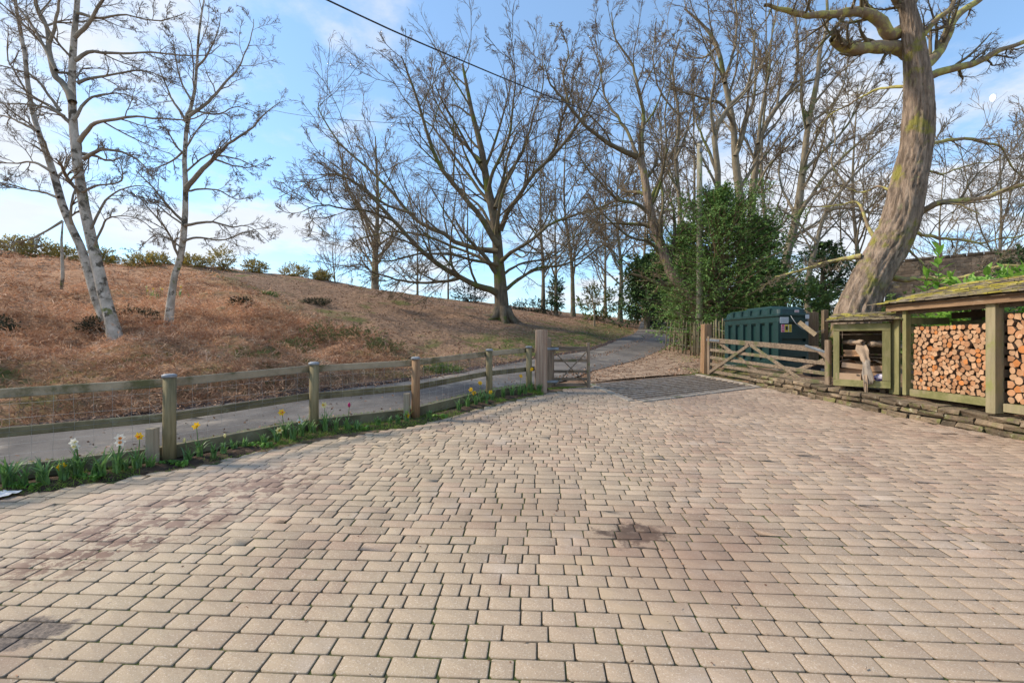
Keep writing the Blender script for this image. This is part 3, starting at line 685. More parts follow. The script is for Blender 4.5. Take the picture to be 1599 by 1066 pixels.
def loft(lv,m,name,parent):
    mb=MB(); n=None;vs=[]
    for (u0,u1,v0,v1,c,z) in lv:
        r=rrect(u0,u1,v0,v1,c); n=len(r); vs+=[tpnt(u,v,z) for u,v in r]
    fs=[(i*n+k,i*n+(k+1)%n,(i+1)*n+(k+1)%n,(i+1)*n+k) for i in range(len(lv)-1) for k in range(n)]+[tuple(range((len(lv)-1)*n,len(lv)*n)),tuple(range(n-1,-1,-1))]
    mb.add(vs,fs); return mb.build(name,m,parent)
# inner body then proud ribs give the recessed panels their depth
loft([(.07,tl-.07,.06,TW-.06,.05,0),(.07,tl-.07,.06,TW-.06,.05,1.30)],M_TANK,'body',tank)
loft([(0,tl,0,TW,.06,0),(0,tl,0,TW,.06,.16),(.05,tl-.05,.05,TW-.05,.05,.20)],M_TANK,'base_band',tank)
loft([(.04,tl-.04,.04,TW-.04,.05,1.10),(0,tl,0,TW,.06,1.15),(0,tl,0,TW,.06,1.27),(-.03,tl+.03,-.03,TW+.03,.07,1.30),(-.03,tl+.03,-.03,TW+.03,.07,1.345),(.0,tl,.0,TW,.06,1.36)],M_TANK,'rim',tank)
loft([(.02,tl-.02,.02,TW-.02,.08,1.35),(.05,tl-.05,.04,TW-.04,.09,1.47),(.14,tl-.14,.12,TW-.12,.10,1.535)],M_TANK,'lid',tank)
loft([(.55,tl-.75,.16,TW-.16,.10,1.53),(.62,tl-.82,.2,TW-.2,.10,1.585)],M_TANK,'lid_crown',tank)
nr=7
for i in range(nr):
    u=(i+.02)*(tl-.0)/(nr-.35)
    w=.20 if 0<i<nr-1 else .24
    u0=max(0,u-.02); u1=min(u0+w,tl)
    for (v0,v1) in ((0,.08),(TW-.08,TW)):
        mb=MB(); vs=[tpnt(a,b,z) for z in (.15,1.16) for a,b in ((u0+.015,v0),(u1-.015,v0),(u1,v1),(u0,v1))] if v0==0 else [tpnt(a,b,z) for z in (.15,1.16) for a,b in ((u0,v0),(u1,v0),(u1-.015,v1),(u0+.015,v1))]
        mb.add(vs,[(0,1,5,4),(1,2,6,5),(2,3,7,6),(3,0,4,7),(4,5,6,7),(0,3,2,1)]).build('rib',M_TANK,tank)
for z0_,z1_ in ((.30,.50),(.58,.66),(.74,.98)):
    mb=MB(); vs=[tpnt(a,b,z) for z in (z0_,z1_) for a,b in ((-.0,.05),(-.0,TW-.05),(.09,TW-.04),(.09,.04))]; mb.add(vs,[(0,4,5,1),(1,5,6,2),(3,2,6,7),(0,3,7,4),(4,7,6,5),(0,1,2,3)]).build('end_band',M_TANK,tank)
for k in range(5):
    u=.35+k*.42
    MB().add([tpnt(a,b,z) for z in (1.36,1.50) for a,b in ((u,-.005),(u+.10,-.005),(u+.10,.12),(u,.12))],[(0,1,5,4),(1,2,6,5),(3,0,4,7),(4,5,6,7)]).build('lid_rib',M_TANK,tank)
def sticker(v0,v1,z0,z1,m,off=-.034,name='sticker',par=tank,u=None):
    u=off if u is None else u
    return MB().add([tpnt(u,v0,z0),tpnt(u,v1,z0),tpnt(u,v1,z1),tpnt(u,v0,z1),tpnt(u+.004,v0,z0),tpnt(u+.004,v1,z0),tpnt(u+.004,v1,z1),tpnt(u+.004,v0,z1)],[(0,1,2,3),(0,4,5,1),(3,2,6,7),(0,3,7,4),(1,5,6,2)]).build(name,m,par)
def sb(): pass
sticker(.03,.25,1.12,1.27,M_WHITE,-.006)
st=sticker(.06,.33,.90,1.09,M_WHITE,-.010); st['label']='hazard sticker in pink, black and yellow'
sticker(.065,.14,.905,1.085,M_PINK,-.0125,'sticker_panel'); sticker(.15,.24,.905,1.085,M_YEL,-.0125,'sticker_panel'); sticker(.165,.225,.95,1.05,M_BLK,-.0145,'hazard_symbol'); sticker(.255,.325,.905,1.085,M_YEL,-.0125,'sticker_panel')
for k in range(4): sticker(.26,.32,.93+k*.035,.94+k*.035,M_BLK,-.0145,'print_line')
for k in range(3): sticker(.075,.13,.94+k*.04,.952+k*.04,M_WHITE,-.0145,'print_line')
for k in range(4): sticker(.05,.23,1.145+k*.028,1.152+k*.028,M_GALV,-.008,'print_line')
sticker(.42,.53,1.385,1.45,M_WHITE,.012); sticker(.43,.52,1.40,1.412,M_RED,.0095,'print_line'); sticker(.43,.52,1.425,1.433,M_RED,.0095,'print_line')
sticker(.66,.76,1.23,1.33,M_WHITE,-.034); sticker(.68,.76,.98,1.16,M_WHITE,-.006)
# tank stand of blocks
M_BLOCK=mat('grey_block',(.25,.24,.22),(.17,.165,.15),scale=8,rough=.95,bump=.5,bscale=40,rnd=.1,c3=(.10,.11,.05),p3=(.55,.7))
ts=empty('tank_plinth',(tc0[0],tc0[1],.7),'low block plinth that the green oil tank stands on','plinth')
for i in range(6):
    for v in (.1,.68):
        c=tpnt(.2+i*.43,v,-.12); MB().box(c,(.21,.40,.22),Matrix.Rotation(math.atan2(td[1],td[0])-math.pi/2,3,'Z'),ch=.01).build('block',M_BLOCK,ts)
# strap / pipe of the tank
tag(MB().tube([tpnt(-.04,.28,1.30),tpnt(-.10,.36,1.12),tpnt(-.16,.48,.98),tpnt(-.2,.75,.88),tpnt(-.22,1.02,.95)],.008,5).build('hose',M_WIRE),'thin pale hose draped down the end of the oil tank','hose')
M_PLANK=mat('raw_plank',(.29,.22,.14),(.2,.15,.09),scale=3,stretch=(1,6,6),rough=.85,bump=.4)
tag(MB().beam(P(1248,503,10.6),P(1274,523,10.2),.025,.10,up=(.5,-.3,.9),ch=.005).build('loose_plank',M_PLANK),'loose weathered plank leaning across the end of the oil tank','plank')
# boards behind the tank
M_BOARD=mat('old_board',(.30,.22,.14),(.19,.135,.085),scale=3,stretch=(8,8,.6),rough=.88,bump=.5,rnd=.15,c3=(.15,.15,.06),p3=(.56,.7))
bp=empty('board_panel',P(1270,560,11.9)[:2]+(gz(7.9,11.9),),'short fence of upright brown boards at the right end of the oil tank','fence')
for i in range(4):
    x,y,_=P(1262+i*4.6,500,11.75); zt=P(0,486+random.uniform(-1,2),11.75)[2]; zb=gz(x,y)
    MB().box((x,y,(zt+zb)/2),(.072,.022,zt-zb),ch=.003).build('board',M_BOARD,bp)
x,y,_=P(1288,500,11.6); zt=P(0,484,11.6)[2]; zb=gz(x,y); MB().box((x,y,(zt+zb)/2),(.11,.11,zt-zb),ch=.01).build('fence_post',M_BOARD,bp)
# black crate with lettering scuffed
ct=np.array([6.35,9.75]); 
cz=gz(6.75,9.9)
cr8=empty('black_crate',(6.82,10.15,cz),'black plastic recycling box with white print beside the oil tank','crate')
R3=Matrix.Rotation(math.radians(-8),3,'Z')
def cb(c,s,nm,m): MB().box(Vector((6.82,10.15,cz))+R3@Vector(c),s,R3,ch=.008).build(nm,m,cr8)
cb((0,-.17,.15),(.46,.02,.28),'side',M_BLK);cb((0,.17,.15),(.46,.02,.28),'side',M_BLK);cb((-.22,0,.15),(.02,.32,.28),'side',M_BLK);cb((.22,0,.15),(.02,.32,.28),'side',M_BLK);cb((0,0,.02),(.44,.32,.02),'base',M_BLK)
cb((0,-.185,.29),(.50,.04,.03),'rim',M_BLK);cb((0,.185,.29),(.50,.04,.03),'rim',M_BLK)
for k in range(5): cb((-.02+k*.026,-.182,.17+random.uniform(-.004,.004)),(.016,.004,.035),'print_mark',M_WHITE)
cb((.03,-.182,.135),(.13,.004,.008),'print_mark',M_WHITE)

# ================= BOX STORE (kindling box) =================
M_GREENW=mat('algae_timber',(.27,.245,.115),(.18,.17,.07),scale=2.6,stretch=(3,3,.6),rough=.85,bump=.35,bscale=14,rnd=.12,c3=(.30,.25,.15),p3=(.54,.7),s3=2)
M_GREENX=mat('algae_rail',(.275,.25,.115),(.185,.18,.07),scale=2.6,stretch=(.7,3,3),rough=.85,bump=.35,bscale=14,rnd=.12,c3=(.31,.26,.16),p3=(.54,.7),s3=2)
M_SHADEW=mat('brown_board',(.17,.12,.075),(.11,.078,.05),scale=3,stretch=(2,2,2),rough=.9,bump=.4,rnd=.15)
M_SHINGLE=mat('mossy_shingle',(.27,.22,.15),(.17,.135,.095),scale=7,rough=.92,bump=.6,bscale=22,rnd=.25,c3=(.38,.32,.06),p3=(.46,.60),s3=3.2,world=True)
a=np.array([5.86,8.30]); b=np.array([6.42,7.72]); fdir=(b-a)/np.linalg.norm(b-a); W0=np.linalg.norm(b-a); bk=np.array([-fdir[1],fdir[0]]); bk=bk if bk[1]>0 else -bk
Z0=.80;Z1=1.90
bs=empty('kindling_store',(*((a+b)/2),Z0),'open fronted green timber box under a mossy shingle roof full of cardboard','box store')
RB=Matrix(((fdir[0],bk[0],0),(fdir[1],bk[1],0),(0,0,1)))
def bb(u,v,z,su,sv,sz,nm,m,ch=.006):
    c=a+fdir*u+bk*v; return MB().box((c[0],c[1],z),(su,sv,sz),RB,ch=ch).build(nm,m,bs)
DP=.60
bb(W0/2,0,Z0+.06,W0,.035,.12,'frame_rail',M_GREENX); bb(W0/2,0,Z1-.05,W0,.035,.13,'frame_rail',M_GREENX)
bb(.045,-.004,(Z0+Z1)/2,.09,.035,Z1-Z0-.24,'frame_stile',M_GREENW); bb(W0-.055,-.004,(Z0+Z1)/2,.11,.035,Z1-Z0-.24,'frame_stile',M_GREENW)
for k in range(6):
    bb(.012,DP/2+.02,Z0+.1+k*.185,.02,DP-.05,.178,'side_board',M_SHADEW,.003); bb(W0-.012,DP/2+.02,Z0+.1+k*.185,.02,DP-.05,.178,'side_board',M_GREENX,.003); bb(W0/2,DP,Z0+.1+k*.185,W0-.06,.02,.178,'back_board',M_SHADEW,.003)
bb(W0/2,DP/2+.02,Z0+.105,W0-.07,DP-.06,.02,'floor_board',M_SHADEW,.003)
for u in (.12,W0-.12): bb(u,.35,Z0-.05,.07,.5,.09,'bearer',M_SHADEW)
# roof of shingles, rising to the back
def shingle_roof(parent,org,ud,vd,ulen,vlen,z0,z1,nrow,wmin,wmax,th,m,side_over=.0,deck=M_SHADEW,maxp=260):
    org=np.array(org);rise=z1-z0
    sl=Vector((vd[0]*vlen,vd[1]*vlen,rise)); Lr=sl.length; sv=sl/Lr; uv=Vector((ud[0],ud[1],0)); nv=uv.cross(sv)
    if nv.z<0: nv=-nv
    o=Vector((org[0],org[1],z0)); R=Matrix((uv,sv,nv)).transposed()
    mb=MB(); mb.box(o+uv*ulen/2+sv*Lr/2-nv*.012,(ulen-.02,Lr,.014),R,ch=.002); mb.build('roof_deck',deck,parent)
    cs=Lr/nrow; cnt=0
    for r in range(nrow):
        u=-random.random()*.03
        while u<ulen:
            w=random.uniform(wmin,wmax); 
            tilt=Matrix.Rotation(-math.atan2(th*2.2,cs*1.5)+random.uniform(-.015,.03),3,'X')@Matrix.Rotation(random.uniform(-.02,.02),3,'Y')@Matrix.Rotation(random.uniform(-.03,.03),3,'Z')
            c=o+uv*(u+w/2)+sv*(r*cs+cs*.55+random.uniform(-.012,.008))+nv*(th*1.6+random.uniform(0,.003))
            MB().box(c,(w-.006,cs*1.45,th*random.uniform(.8,1.3)),R@tilt,jit=.003).build('shingle',m,parent); u+=w; cnt+=1
ro=a-fdir*.10-bk*.10
shingle_roof(bs,ro,fdir,bk,W0+.14,DP+.16,1.955,2.12,6,.07,.16,.011,M_SHINGLE)
bb(W0+.02,.3,1.96,.02,.55,.12,'gable_board',M_SHADEW)

# contents
M_CARD=mat('cardboard',(.56,.39,.26),(.48,.33,.21),scale=4,rough=.85,bump=.08,rnd=.12)
M_CARDD=mat('brown_card',(.46,.29,.18),(.38,.235,.14),scale=4,rough=.85,bump=.08,rnd=.1)
M_SACK=mat('paper_sack',(.46,.34,.24),(.36,.265,.185),scale=5,rough=.85,bump=.4,bscale=12)
M_SACKL=mat('pale_paper',(.36,.305,.25),(.27,.23,.19),scale=5,rough=.85,bump=.4,bscale=12)
M_WOODB=mat('pale_kindling',(.48,.29,.16),(.36,.21,.12),scale=3,stretch=(1,6,6),rough=.8,bump=.3,rnd=.2)
def bx(u,v,z): c=a+fdir*u+bk*v; return Vector((c[0],c[1],z))
def carton(u,v,z,su,sv,sz,yaw,label,m,open_=True,pitch=0):
    o=empty('cardboard_box',tuple(bx(u,v,z)),label,'cardboard box'); R=RB@Matrix.Rotation(yaw,3,'Z')@Matrix.Rotation(pitch,3,'Y'); c=bx(u,v,z)
    def s(cc,ss,nm): MB().box(c+R@Vector(cc),ss,R).build(nm,m,o)
    s((0,-sv/2,sz/2),(su,.006,sz),'front_panel'); s((0,sv/2,sz/2),(su,.006,sz),'back_panel'); s((-su/2,0,sz/2),(.006,sv-.006,sz),'side_panel'); s((su/2,0,sz/2),(.006,sv-.006,sz),'side_panel'); s((0,0,.004),(su-.008,sv-.008,.005),'base_panel')
    if open_:
        R2=R@Matrix.Rotation(math.radians(35),3,'X'); MB().box(c+R@Vector((0,sv/2+.03,sz+.02)),(su,.08,.004),R2).build('flap',m,o)
    return o
zf=Z0+.12
o=carton(.215,.10,zf,.36,.22,.115,.05,'pale shallow cardboard box on the floor at the front left of the box store',M_CARD,False)
for k in range(8): MB().box(bx(.36,.10,zf+.09)+RB@Vector((.0+k*.005-.02,-.114,0)),(.0022,.002,.03),RB).build('print_mark',M_BLK,o)
carton(.25,.27,zf,.34,.22,.19,-.12,'tan open cardboard box behind the shallow one',M_CARDD)
carton(.24,.17,zf+.20,.30,.20,.09,.2,'flattened tan cardboard box lying on top of the open one',M_CARD,True,.12)
carton(.62,.20,zf+.155,.20,.18,.10,-.15,'small brown carton at the right of the hanging sack',M_CARDD,True,-.1)
carton(.62,.26,zf,.22,.24,.14,.1,'dark brown carton on the floor behind the purple bag',M_CARDD,False)
# brown parcel shelf boards
tag(MB().box(bx(.36,.32,zf+.40),(.62,.34,.018),RB@Matrix.Rotation(.03,3,'Y'),ch=.003).build('shelf_board',M_SHADEW),'thin shelf board inside the kindling box store','shelf')
ks=empty('kindling_bundle',tuple(bx(.30,.22,zf+.42)),'bundle of pale split kindling on the shelf of the box store','kindling')
for k in range(7):
    zz=zf+.43+(k//3)*.04; MB().box(bx(.30+(k%2)*.02,.14+(k%3)*.05,zz),(.34,.045,.036),RB@Matrix.Rotation(random.uniform(-.06,.06),3,'Z'),ch=.004).build('stick',M_WOODB,ks)
def sackroll(c0,c1,r,label,m):
    n=14; K=9; pts=[Vector(c0)+(Vector(c1)-Vector(c0))*t/(K-1) for t in range(K)]
    rad=[r*(1+.12*math.sin(t*1.7)+random.uniform(-.08,.08)) for t in range(K)]; rad[0]*=.8; rad[-1]*=.75
    mb=MB(); mb.tube(pts,rad,n,False)
    mb.v=[tuple(np.array(v)+rng.normal(size=3)*.004+np.array([0,0,-.25*(v[2]-pts[0].z)])) for v in mb.v]
    mb.tube([pts[0]-(pts[1]-pts[0])*.1,pts[1],pts[2]],r*.55,n,False); mb.tube([pts[0],pts[1]],r*.25,8,False)
    return tag(mb.build('rolled_sack',m),label,'paper sack')
sackroll(bx(.42,.06,zf+.66),bx(.12,.30,zf+.67),.062,'rolled brown paper sack on top at the left in the box store',M_SACK)
sackroll(bx(.50,.14,zf+.64),bx(.74,.30,zf+.62),.066,'rolled brown paper sack on top at the right in the box store',M_SACK)
# folded papers under
for (u,v,z,s1,s2,yw,lb,m_) in ((.16,.2,zf+.30,.26,.22,.4,'creased brown paper stuffed on the left side of the box store',M_CARDD),(.58,.18,zf+.30,.22,.20,-.3,'folded brown paper bag above the small carton',M_SACK)):
    g=8; X=np.linspace(-.5,.5,g); vs=[];
    for i in range(g):
        for j in range(g):
            p=bx(u,v,z)+RB@Matrix.Rotation(yw,3,'Z')@Vector((X[i]*s1,X[j]*s2,.05*math.cos(X[i]*3)+random.uniform(-.012,.012))); vs.append(p)
    fs=[(i*g+j,(i+1)*g+j,(i+1)*g+j+1,i*g+j+1) for i in range(g-1) for j in range(g-1)]
    tag(MB().add(vs,fs,True).build('crumpled_paper',m_),lb,'paper')
# hanging sack, in front of the frame
def cloth(rows,label,m,name='paper_sack'):
    g=7;vs=[]
    for (u,v,z,hw,tw) in rows:
        for j in range(g):
            s=(j/(g-1)-.5)*2; vs.append(bx(u+s*hw*.86*(1+.12*math.sin(z*31+j)),v+tw*math.sin(s*2.6+z*9)-.012*math.cos(s*5),z+random.uniform(-.004,.004)))
    n=len(rows); fs=[(i*g+j,(i+1)*g+j,(i+1)*g+j+1,i*g+j+1) for i in range(n-1) for j in range(g-1)]
    o=MB().add(vs,fs,True).build(name,m)
    md=o.modifiers.new('s','SOLIDIFY'); md.thickness=.004
    return tag(o,label,'paper sack')
cloth([(.40,.05,zf+.62,.085,.02),(.42,.0,zf+.53,.10,.02),(.445,-.02,zf+.43,.08,.025),(.47,-.03,zf+.34,.07,.025),(.50,-.045,zf+.27,.045,.01)],'torn brown paper sack draped out of the box opening',M_SACK)
cloth([(.475,-.04,zf+.36,.05,.012),(.485,-.05,zf+.25,.07,.025),(.50,-.06,zf+.12,.085,.03),(.515,-.06,zf+.02,.095,.03),(.53,-.06,zf-.06,.045,.012)],'pale grey paper sack hanging over the lower rail of the box store',M_SACKL)
cloth([(.475,-.055,zf+.10,.02,.01),(.475,-.06,zf-.05,.03,.01),(.485,-.065,zf-.20,.022,.01),(.49,-.06,zf-.27,.006,.0)],'brown strip of sack hanging below the rail down to the stone wall',M_SACK)
# purple and white bag
M_PURP=mat('purple_print_bag',(.62,.60,.66),(.42,.38,.5),scale=14,rough=.35,bump=.5,bscale=30,c3=(.10,.04,.26),p3=(.49,.53),s3=9)
n=14;vs=[];
for i in range(9):
    for k in range(n):
        th=math.pi*i/8; ph=2*math.pi*k/n; r=1+random.uniform(-.2,.2); vs.append(bx(.665,.05,zf+.055)+RB@Vector((.095*r*math.sin(th)*math.cos(ph),.06*r*math.sin(th)*math.sin(ph),.06*r*math.cos(th))))
fs=[(i*n+k,i*n+(k+1)%n,(i+1)*n+(k+1)%n,(i+1)*n+k) for i in range(8) for k in range(n)]
tag(MB().add(vs,fs).build('plastic_bag',M_PURP),'crumpled white and purple plastic bag in the lower right of the box store','bag')

# ================= LOG STORE =================
M_BEAM=mat('brown_fascia',(.30,.19,.11),(.20,.125,.075),scale=2.5,stretch=(3,.5,3),rough=.85,bump=.4,bscale=12,c3=(.35,.26,.17),p3=(.55,.7))
M_TPOST=mat('pale_green_post',(.32,.27,.165),(.24,.205,.12),scale=2.5,stretch=(4,4,.4),rough=.85,bump=.35,bscale=12,c3=(.24,.24,.085),p3=(.5,.66),s3=1.8)
XF=6.5
ls=empty('log_store',(XF,6.2,.64),'timber log store with a mossy shingled lean-to roof on the stone wall','log store')
def lb(c,s,nm,m,ch=.006,rot=None): return MB().box(c,s,rot,ch=ch).build(nm,m,ls)
lb((XF+.0,7.50,1.42),(.08,.07,1.40),'post',M_GREENW); lb((XF-.0,6.13,1.385),(.12,.125,1.50),'post',M_TPOST,.008); lb((XF-.0,4.72,1.38),(.12,.125,1.52),'post',M_TPOST,.008)
lb((XF+1.15,7.5,1.5),(.09,.09,1.6),'post',M_SHADEW); lb((XF+1.15,6.13,1.5),(.09,.09,1.6),'post',M_SHADEW)
lb((XF-.02,7.66,1.36),(.03,.10,1.30),'end_board',M_GREENW); lb((XF-.015,7.765,1.36),(.03,.10,1.30),'end_board',M_GREENW)
# fascia and roof
lb((XF-.10,5.55,2.155),(.035,4.45,.095),'fascia',M_BEAM)
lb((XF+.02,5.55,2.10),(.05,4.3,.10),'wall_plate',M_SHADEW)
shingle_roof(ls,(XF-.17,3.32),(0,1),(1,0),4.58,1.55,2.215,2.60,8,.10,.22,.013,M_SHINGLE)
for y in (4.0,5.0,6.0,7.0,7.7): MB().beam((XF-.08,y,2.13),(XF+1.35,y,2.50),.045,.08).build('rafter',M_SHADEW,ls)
# bays: floors, front boards, side slats, back boards
def bay(y0,y1,zfl):
    lb((XF+.02,(y0+y1)/2,zfl-.055),(.04,y1-y0-.01,.11),'front_rail',M_GREENX if y1>6.2 else M_TPOST)
    for k in range(4): lb((XF+.14+k*.15,(y0+y1)/2,zfl-.012),(.135,y1-y0-.02,.022),'floor_board',M_GREENX)
bay(6.22,7.45,.825); bay(4.82,6.03,.78)
for yy in (7.47,6.075,):
    for k in range(8):
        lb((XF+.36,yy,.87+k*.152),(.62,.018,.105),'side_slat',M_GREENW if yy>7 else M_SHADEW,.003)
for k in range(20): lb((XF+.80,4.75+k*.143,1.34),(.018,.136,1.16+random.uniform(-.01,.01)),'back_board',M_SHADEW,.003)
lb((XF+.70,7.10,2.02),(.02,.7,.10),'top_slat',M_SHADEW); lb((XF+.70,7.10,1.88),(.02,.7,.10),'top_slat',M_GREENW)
# ---- logs from a relaxed cell pattern
M_LOG=[mat('log_end_pale',(.52,.32,.19),(.44,.26,.145),scale=9,rough=.85,bump=.3,bscale=40,rnd=.18,c4=(.36,.20,.11),p4=(.6,.72),s4=14),
       mat('log_end_tan',(.44,.225,.115),(.37,.185,.09),scale=9,rough=.85,bump=.3,bscale=40,rnd=.18,c4=(.62,.40,.25),p4=(.6,.72),s4=14),
       mat('log_end_orange',(.52,.20,.06),(.44,.17,.055),scale=9,rough=.85,bump=.3,bscale=40,rnd=.15)]
M_BARK=mat('log_bark',(.16,.105,.07),(.09,.06,.042),scale=20,rough=.95,bump=.8,bscale=30,rnd=.25)
def relax(y0,y1,z0,z1,n,R):
    p=np.c_[R.uniform(y0,y1,n),R.uniform(z0,z1,n)]
    wgt=R.uniform(.75,1.35,n)
    s=math.sqrt((y1-y0)*(z1-z0)/n)
    for it in range(90):
        d=p[:,None]-p[None]; r=np.hypot(d[...,0],d[...,1])+1e-6; np.fill_diagonal(r,9)
        tgt=s*1.06*(wgt[:,None]+wgt[None])/2; f=np.clip(tgt-r,0,None)/r; p+=(d*f[...,None]).sum(1)*.3
        h=s*.42; p[:,0]=np.clip(p[:,0],y0+h,y1-h); p[:,1]=np.clip(p[:,1],z0+h,z1-h)
    return p,wgt
def cells(p,wgt,y0,y1,z0,z1):
    out=[]
    for i in range(len(p)):
        poly=[(y0,z0),(y1,z0),(y1,z1),(y0,z1)]; d=p-p[i]; r=np.hypot(*d.T); o=np.argsort(r)[1:14]
        for j in o:
            nx_,ny_=d[j]/r[j]; m=r[j]*(.5+.12*(wgt[i]-wgt[j])); 
            new=[]
            for k in range(len(poly)):
                A=poly[k];Bp=poly[(k+1)%len(poly)]; da=(A[0]-p[i,0])*nx_+(A[1]-p[i,1])*ny_-m; db=(Bp[0]-p[i,0])*nx_+(Bp[1]-p[i,1])*ny_-m
                if da<=0: new.append(A)
                if da*db<0: t=da/(da-db); new.append((A[0]+(Bp[0]-A[0])*t,A[1]+(Bp[1]-A[1])*t))
            poly=new
            if len(poly)<3: break
        out.append(np.array(poly) if len(poly)>=3 else None)
    return out
def log_mesh(mb_v,mb_f,mi,x0,c,poly,kind,ln,R,em):
    q=poly-c; 
    if kind=='round':
        rin=np.hypot(*q.T).min()*.5+np.min([abs(np.cross(q[(k+1)%len(q)]-q[k],-q[k]))/(np.linalg.norm(q[(k+1)%len(q)]-q[k])+1e-6) for k in range(len(q))])*.5
        n=10; e=R.uniform(.9,1.08); a0=R.uniform(0,6); ring=[(rin*e*math.cos(a0+2*math.pi*k/n)*R.uniform(.97,1.03),rin/e*math.sin(a0+2*math.pi*k/n)*R.uniform(.97,1.03)) for k in range(n)]
    else:
        # drop tiny edges, then pull in a little: a split piece with flat faces
        ring=[]; 
        for k in range(len(q)):
            if np.linalg.norm(q[k]-q[k-1])>.012: ring.append(tuple(q[k]*.93+R.normal(size=2)*.0015))
        if len(ring)>5 :
            k=R.integers(len(ring)); ring.pop(int(k))
    n=len(ring); o=len(mb_v); tz=R.normal(size=2)*.06
    for x,s in ((x0+.006,1.0),(x0,.94),(x0+ln,1.0)):
        for (yy,zz) in ring: mb_v.append((x+(yy*tz[0]+zz*tz[1] if x<x0+.1 else 0),c[0]+yy*s,c[1]+zz*s))
    mb_f.append(tuple(o+n+k for k in range(n-1,-1,-1))); mi.append(em)
    for k in range(n):
        mb_f.append((o+k,o+n+k,o+n+(k+1)%n,o+(k+1)%n)); mi.append(em if s<0 else 3)
        mb_f.append((o+k,o+(k+1)%n,o+2*n+(k+1)%n,o+2*n+k)); mi.append(3)
def stack(y0,y1,z0,z1,n,seed,lab_r,lab_s,grp_r,grp_s,joined=False,tops=.0):
    R=np.random.default_rng(seed); p,wg=relax(y0,y1,z0,z1,n,R); cs=cells(p,wg,y0,y1,z0,z1); V=[];Fc=[];Mi=[]
    for i,poly in enumerate(cs):
        if poly is None or len(poly)<3: continue
        if not joined: V=[];Fc=[];Mi=[]
        kind='round' if R.random()<.5 else 'split'; em=int(R.choice([0,1,2],p=[.48,.42,.10]))
        log_mesh(V,Fc,Mi,XF+.06+R.normal()*.013,p[i],poly,kind,.32,R,em)
        if not joined:
            me=bpy.data.meshes.new('log'); me.from_pydata(V,[],Fc); [me.materials.append(m) for m in (*M_LOG,M_BARK)]; me.polygons.foreach_set('material_index',Mi); me.update()
            o=link('firewood_log',me); tag(o,lab_r if kind=='round' else lab_s,'log',grp_r if kind=='round' else grp_s)
    if joined:
        me=bpy.data.meshes.new('log'); me.from_pydata(V,[],Fc); [me.materials.append(m) for m in (*M_LOG,M_BARK)]; me.polygons.foreach_set('material_index',Mi); me.update()
        o=link('log_pile',me); tag(o,'further firewood logs stacked at the outer end of the second bay','logs',kind='stuff')
stack(6.235,7.44,.83,1.84,238,3,'round sawn log end in the wide stack between the two posts','split firewood piece in the wide stack between the two posts','round logs in the main bay','split logs in the main bay')
stack(5.62,6.02,.79,1.97,58,4,'round sawn log end in the narrow stack right of the thick post','split firewood piece in the narrow stack right of the thick post','round logs in the second bay','split logs in the second bay')
stack(4.84,5.62,.79,1.95,112,5,'','','','',True)

# ================= HOUSE BEYOND =================
M_TILE=mat('old_roof_tile',(.165,.115,.075),(.10,.075,.052),scale=2.5,rough=.95,bump=.5,bscale=14,tone=True,c3=(.26,.20,.045),p3=(.60,.72),s3=.9,world=True,c4=(.22,.19,.15),p4=(.6,.7),s4=5)
M_BRICK=mat('house_brick',(.28,.14,.09),(.2,.1,.065),scale=6,rough=.9)
hs_=empty('house',(19,20.5,1.4),'long brown tiled roof of a house beyond the log store','house')
ra=np.array([17.4,20.8]); rd=np.array([2.7,-2.6]); rd/=np.linalg.norm(rd); fr=np.array([-rd[1],rd[0]]); fr=fr if fr[1]<0 else -fr
zr=5.18; ze=2.6; RUN=2.9; RL=12.0
V=[];Q=[];tn=[]
nrw=16
for r in range(nrw):
    s0=r/nrw; s1=(r+1.25)/nrw; off=.0
    for k in range(int(RL/.22)):
        u0=k*.22+(r%2)*.11; u1=u0+.212; j=rng.normal()*.004
        def pt(u,s,l): q=ra+rd*u+fr*(RUN*s); return (q[0],q[1],zr+(ze-zr)*s+l)
        o=len(V); V+= [pt(u0,s0,.02+j),pt(u1,s0,.02+j),pt(u1,s1,.055+j),pt(u0,s1,.055+j),pt(u0,s1,.03+j),pt(u1,s1,.03+j)]; Q+=[(o,o+1,o+2,o+3),(o+3,o+2,o+5,o+4)]; tn+=[rng.random()]*6
tag(link('roof_tiles',npmesh('roof_tiles',V,Q=Q,mats=M_TILE,tone=tn),hs_),kind='stuff')
def hp(u,s,z): q=ra+rd*u+fr*(RUN*s); return (q[0],q[1],z)
rf=MB().add([hp(-.1,0,zr),hp(RL,0,zr),hp(RL,1.05,ze-.1),hp(-.1,1.05,ze-.1),hp(-.1,-1,ze),hp(RL,-1,ze)],[(0,1,2,3),(1,0,4,5)]).build('roof',M_TILE,hs_)
for k in range(24): MB().tube([hp(k*.5-.1,0,zr+.03),hp(k*.5+.38,0,zr+.03)],.09,8).build('ridge_tile',M_TILE,hs_)
MB().add([hp(0,.9,0),hp(RL,.9,0),hp(RL,.9,ze+.1),hp(0,.9,ze+.1),hp(0,-.9,0),hp(0,-.9,ze+.1),hp(0,0,zr-.05)],[(0,1,2,3),(0,3,6,5,4)]).build('wall',M_BRICK,hs_)
MB().add([hp(-.13,1.05,ze-.16),hp(-.13,0,zr-.02),hp(-.13,0,zr-.18),hp(-.13,1.05,ze-.32),hp(-.08,1.05,ze-.16),hp(-.08,0,zr-.02),hp(-.08,0,zr-.18),hp(-.08,1.05,ze-.32)],[(0,1,2,3),(7,6,5,4),(0,4,5,1),(3,2,6,7)]).build('barge_board',M_SHADEW,hs_)
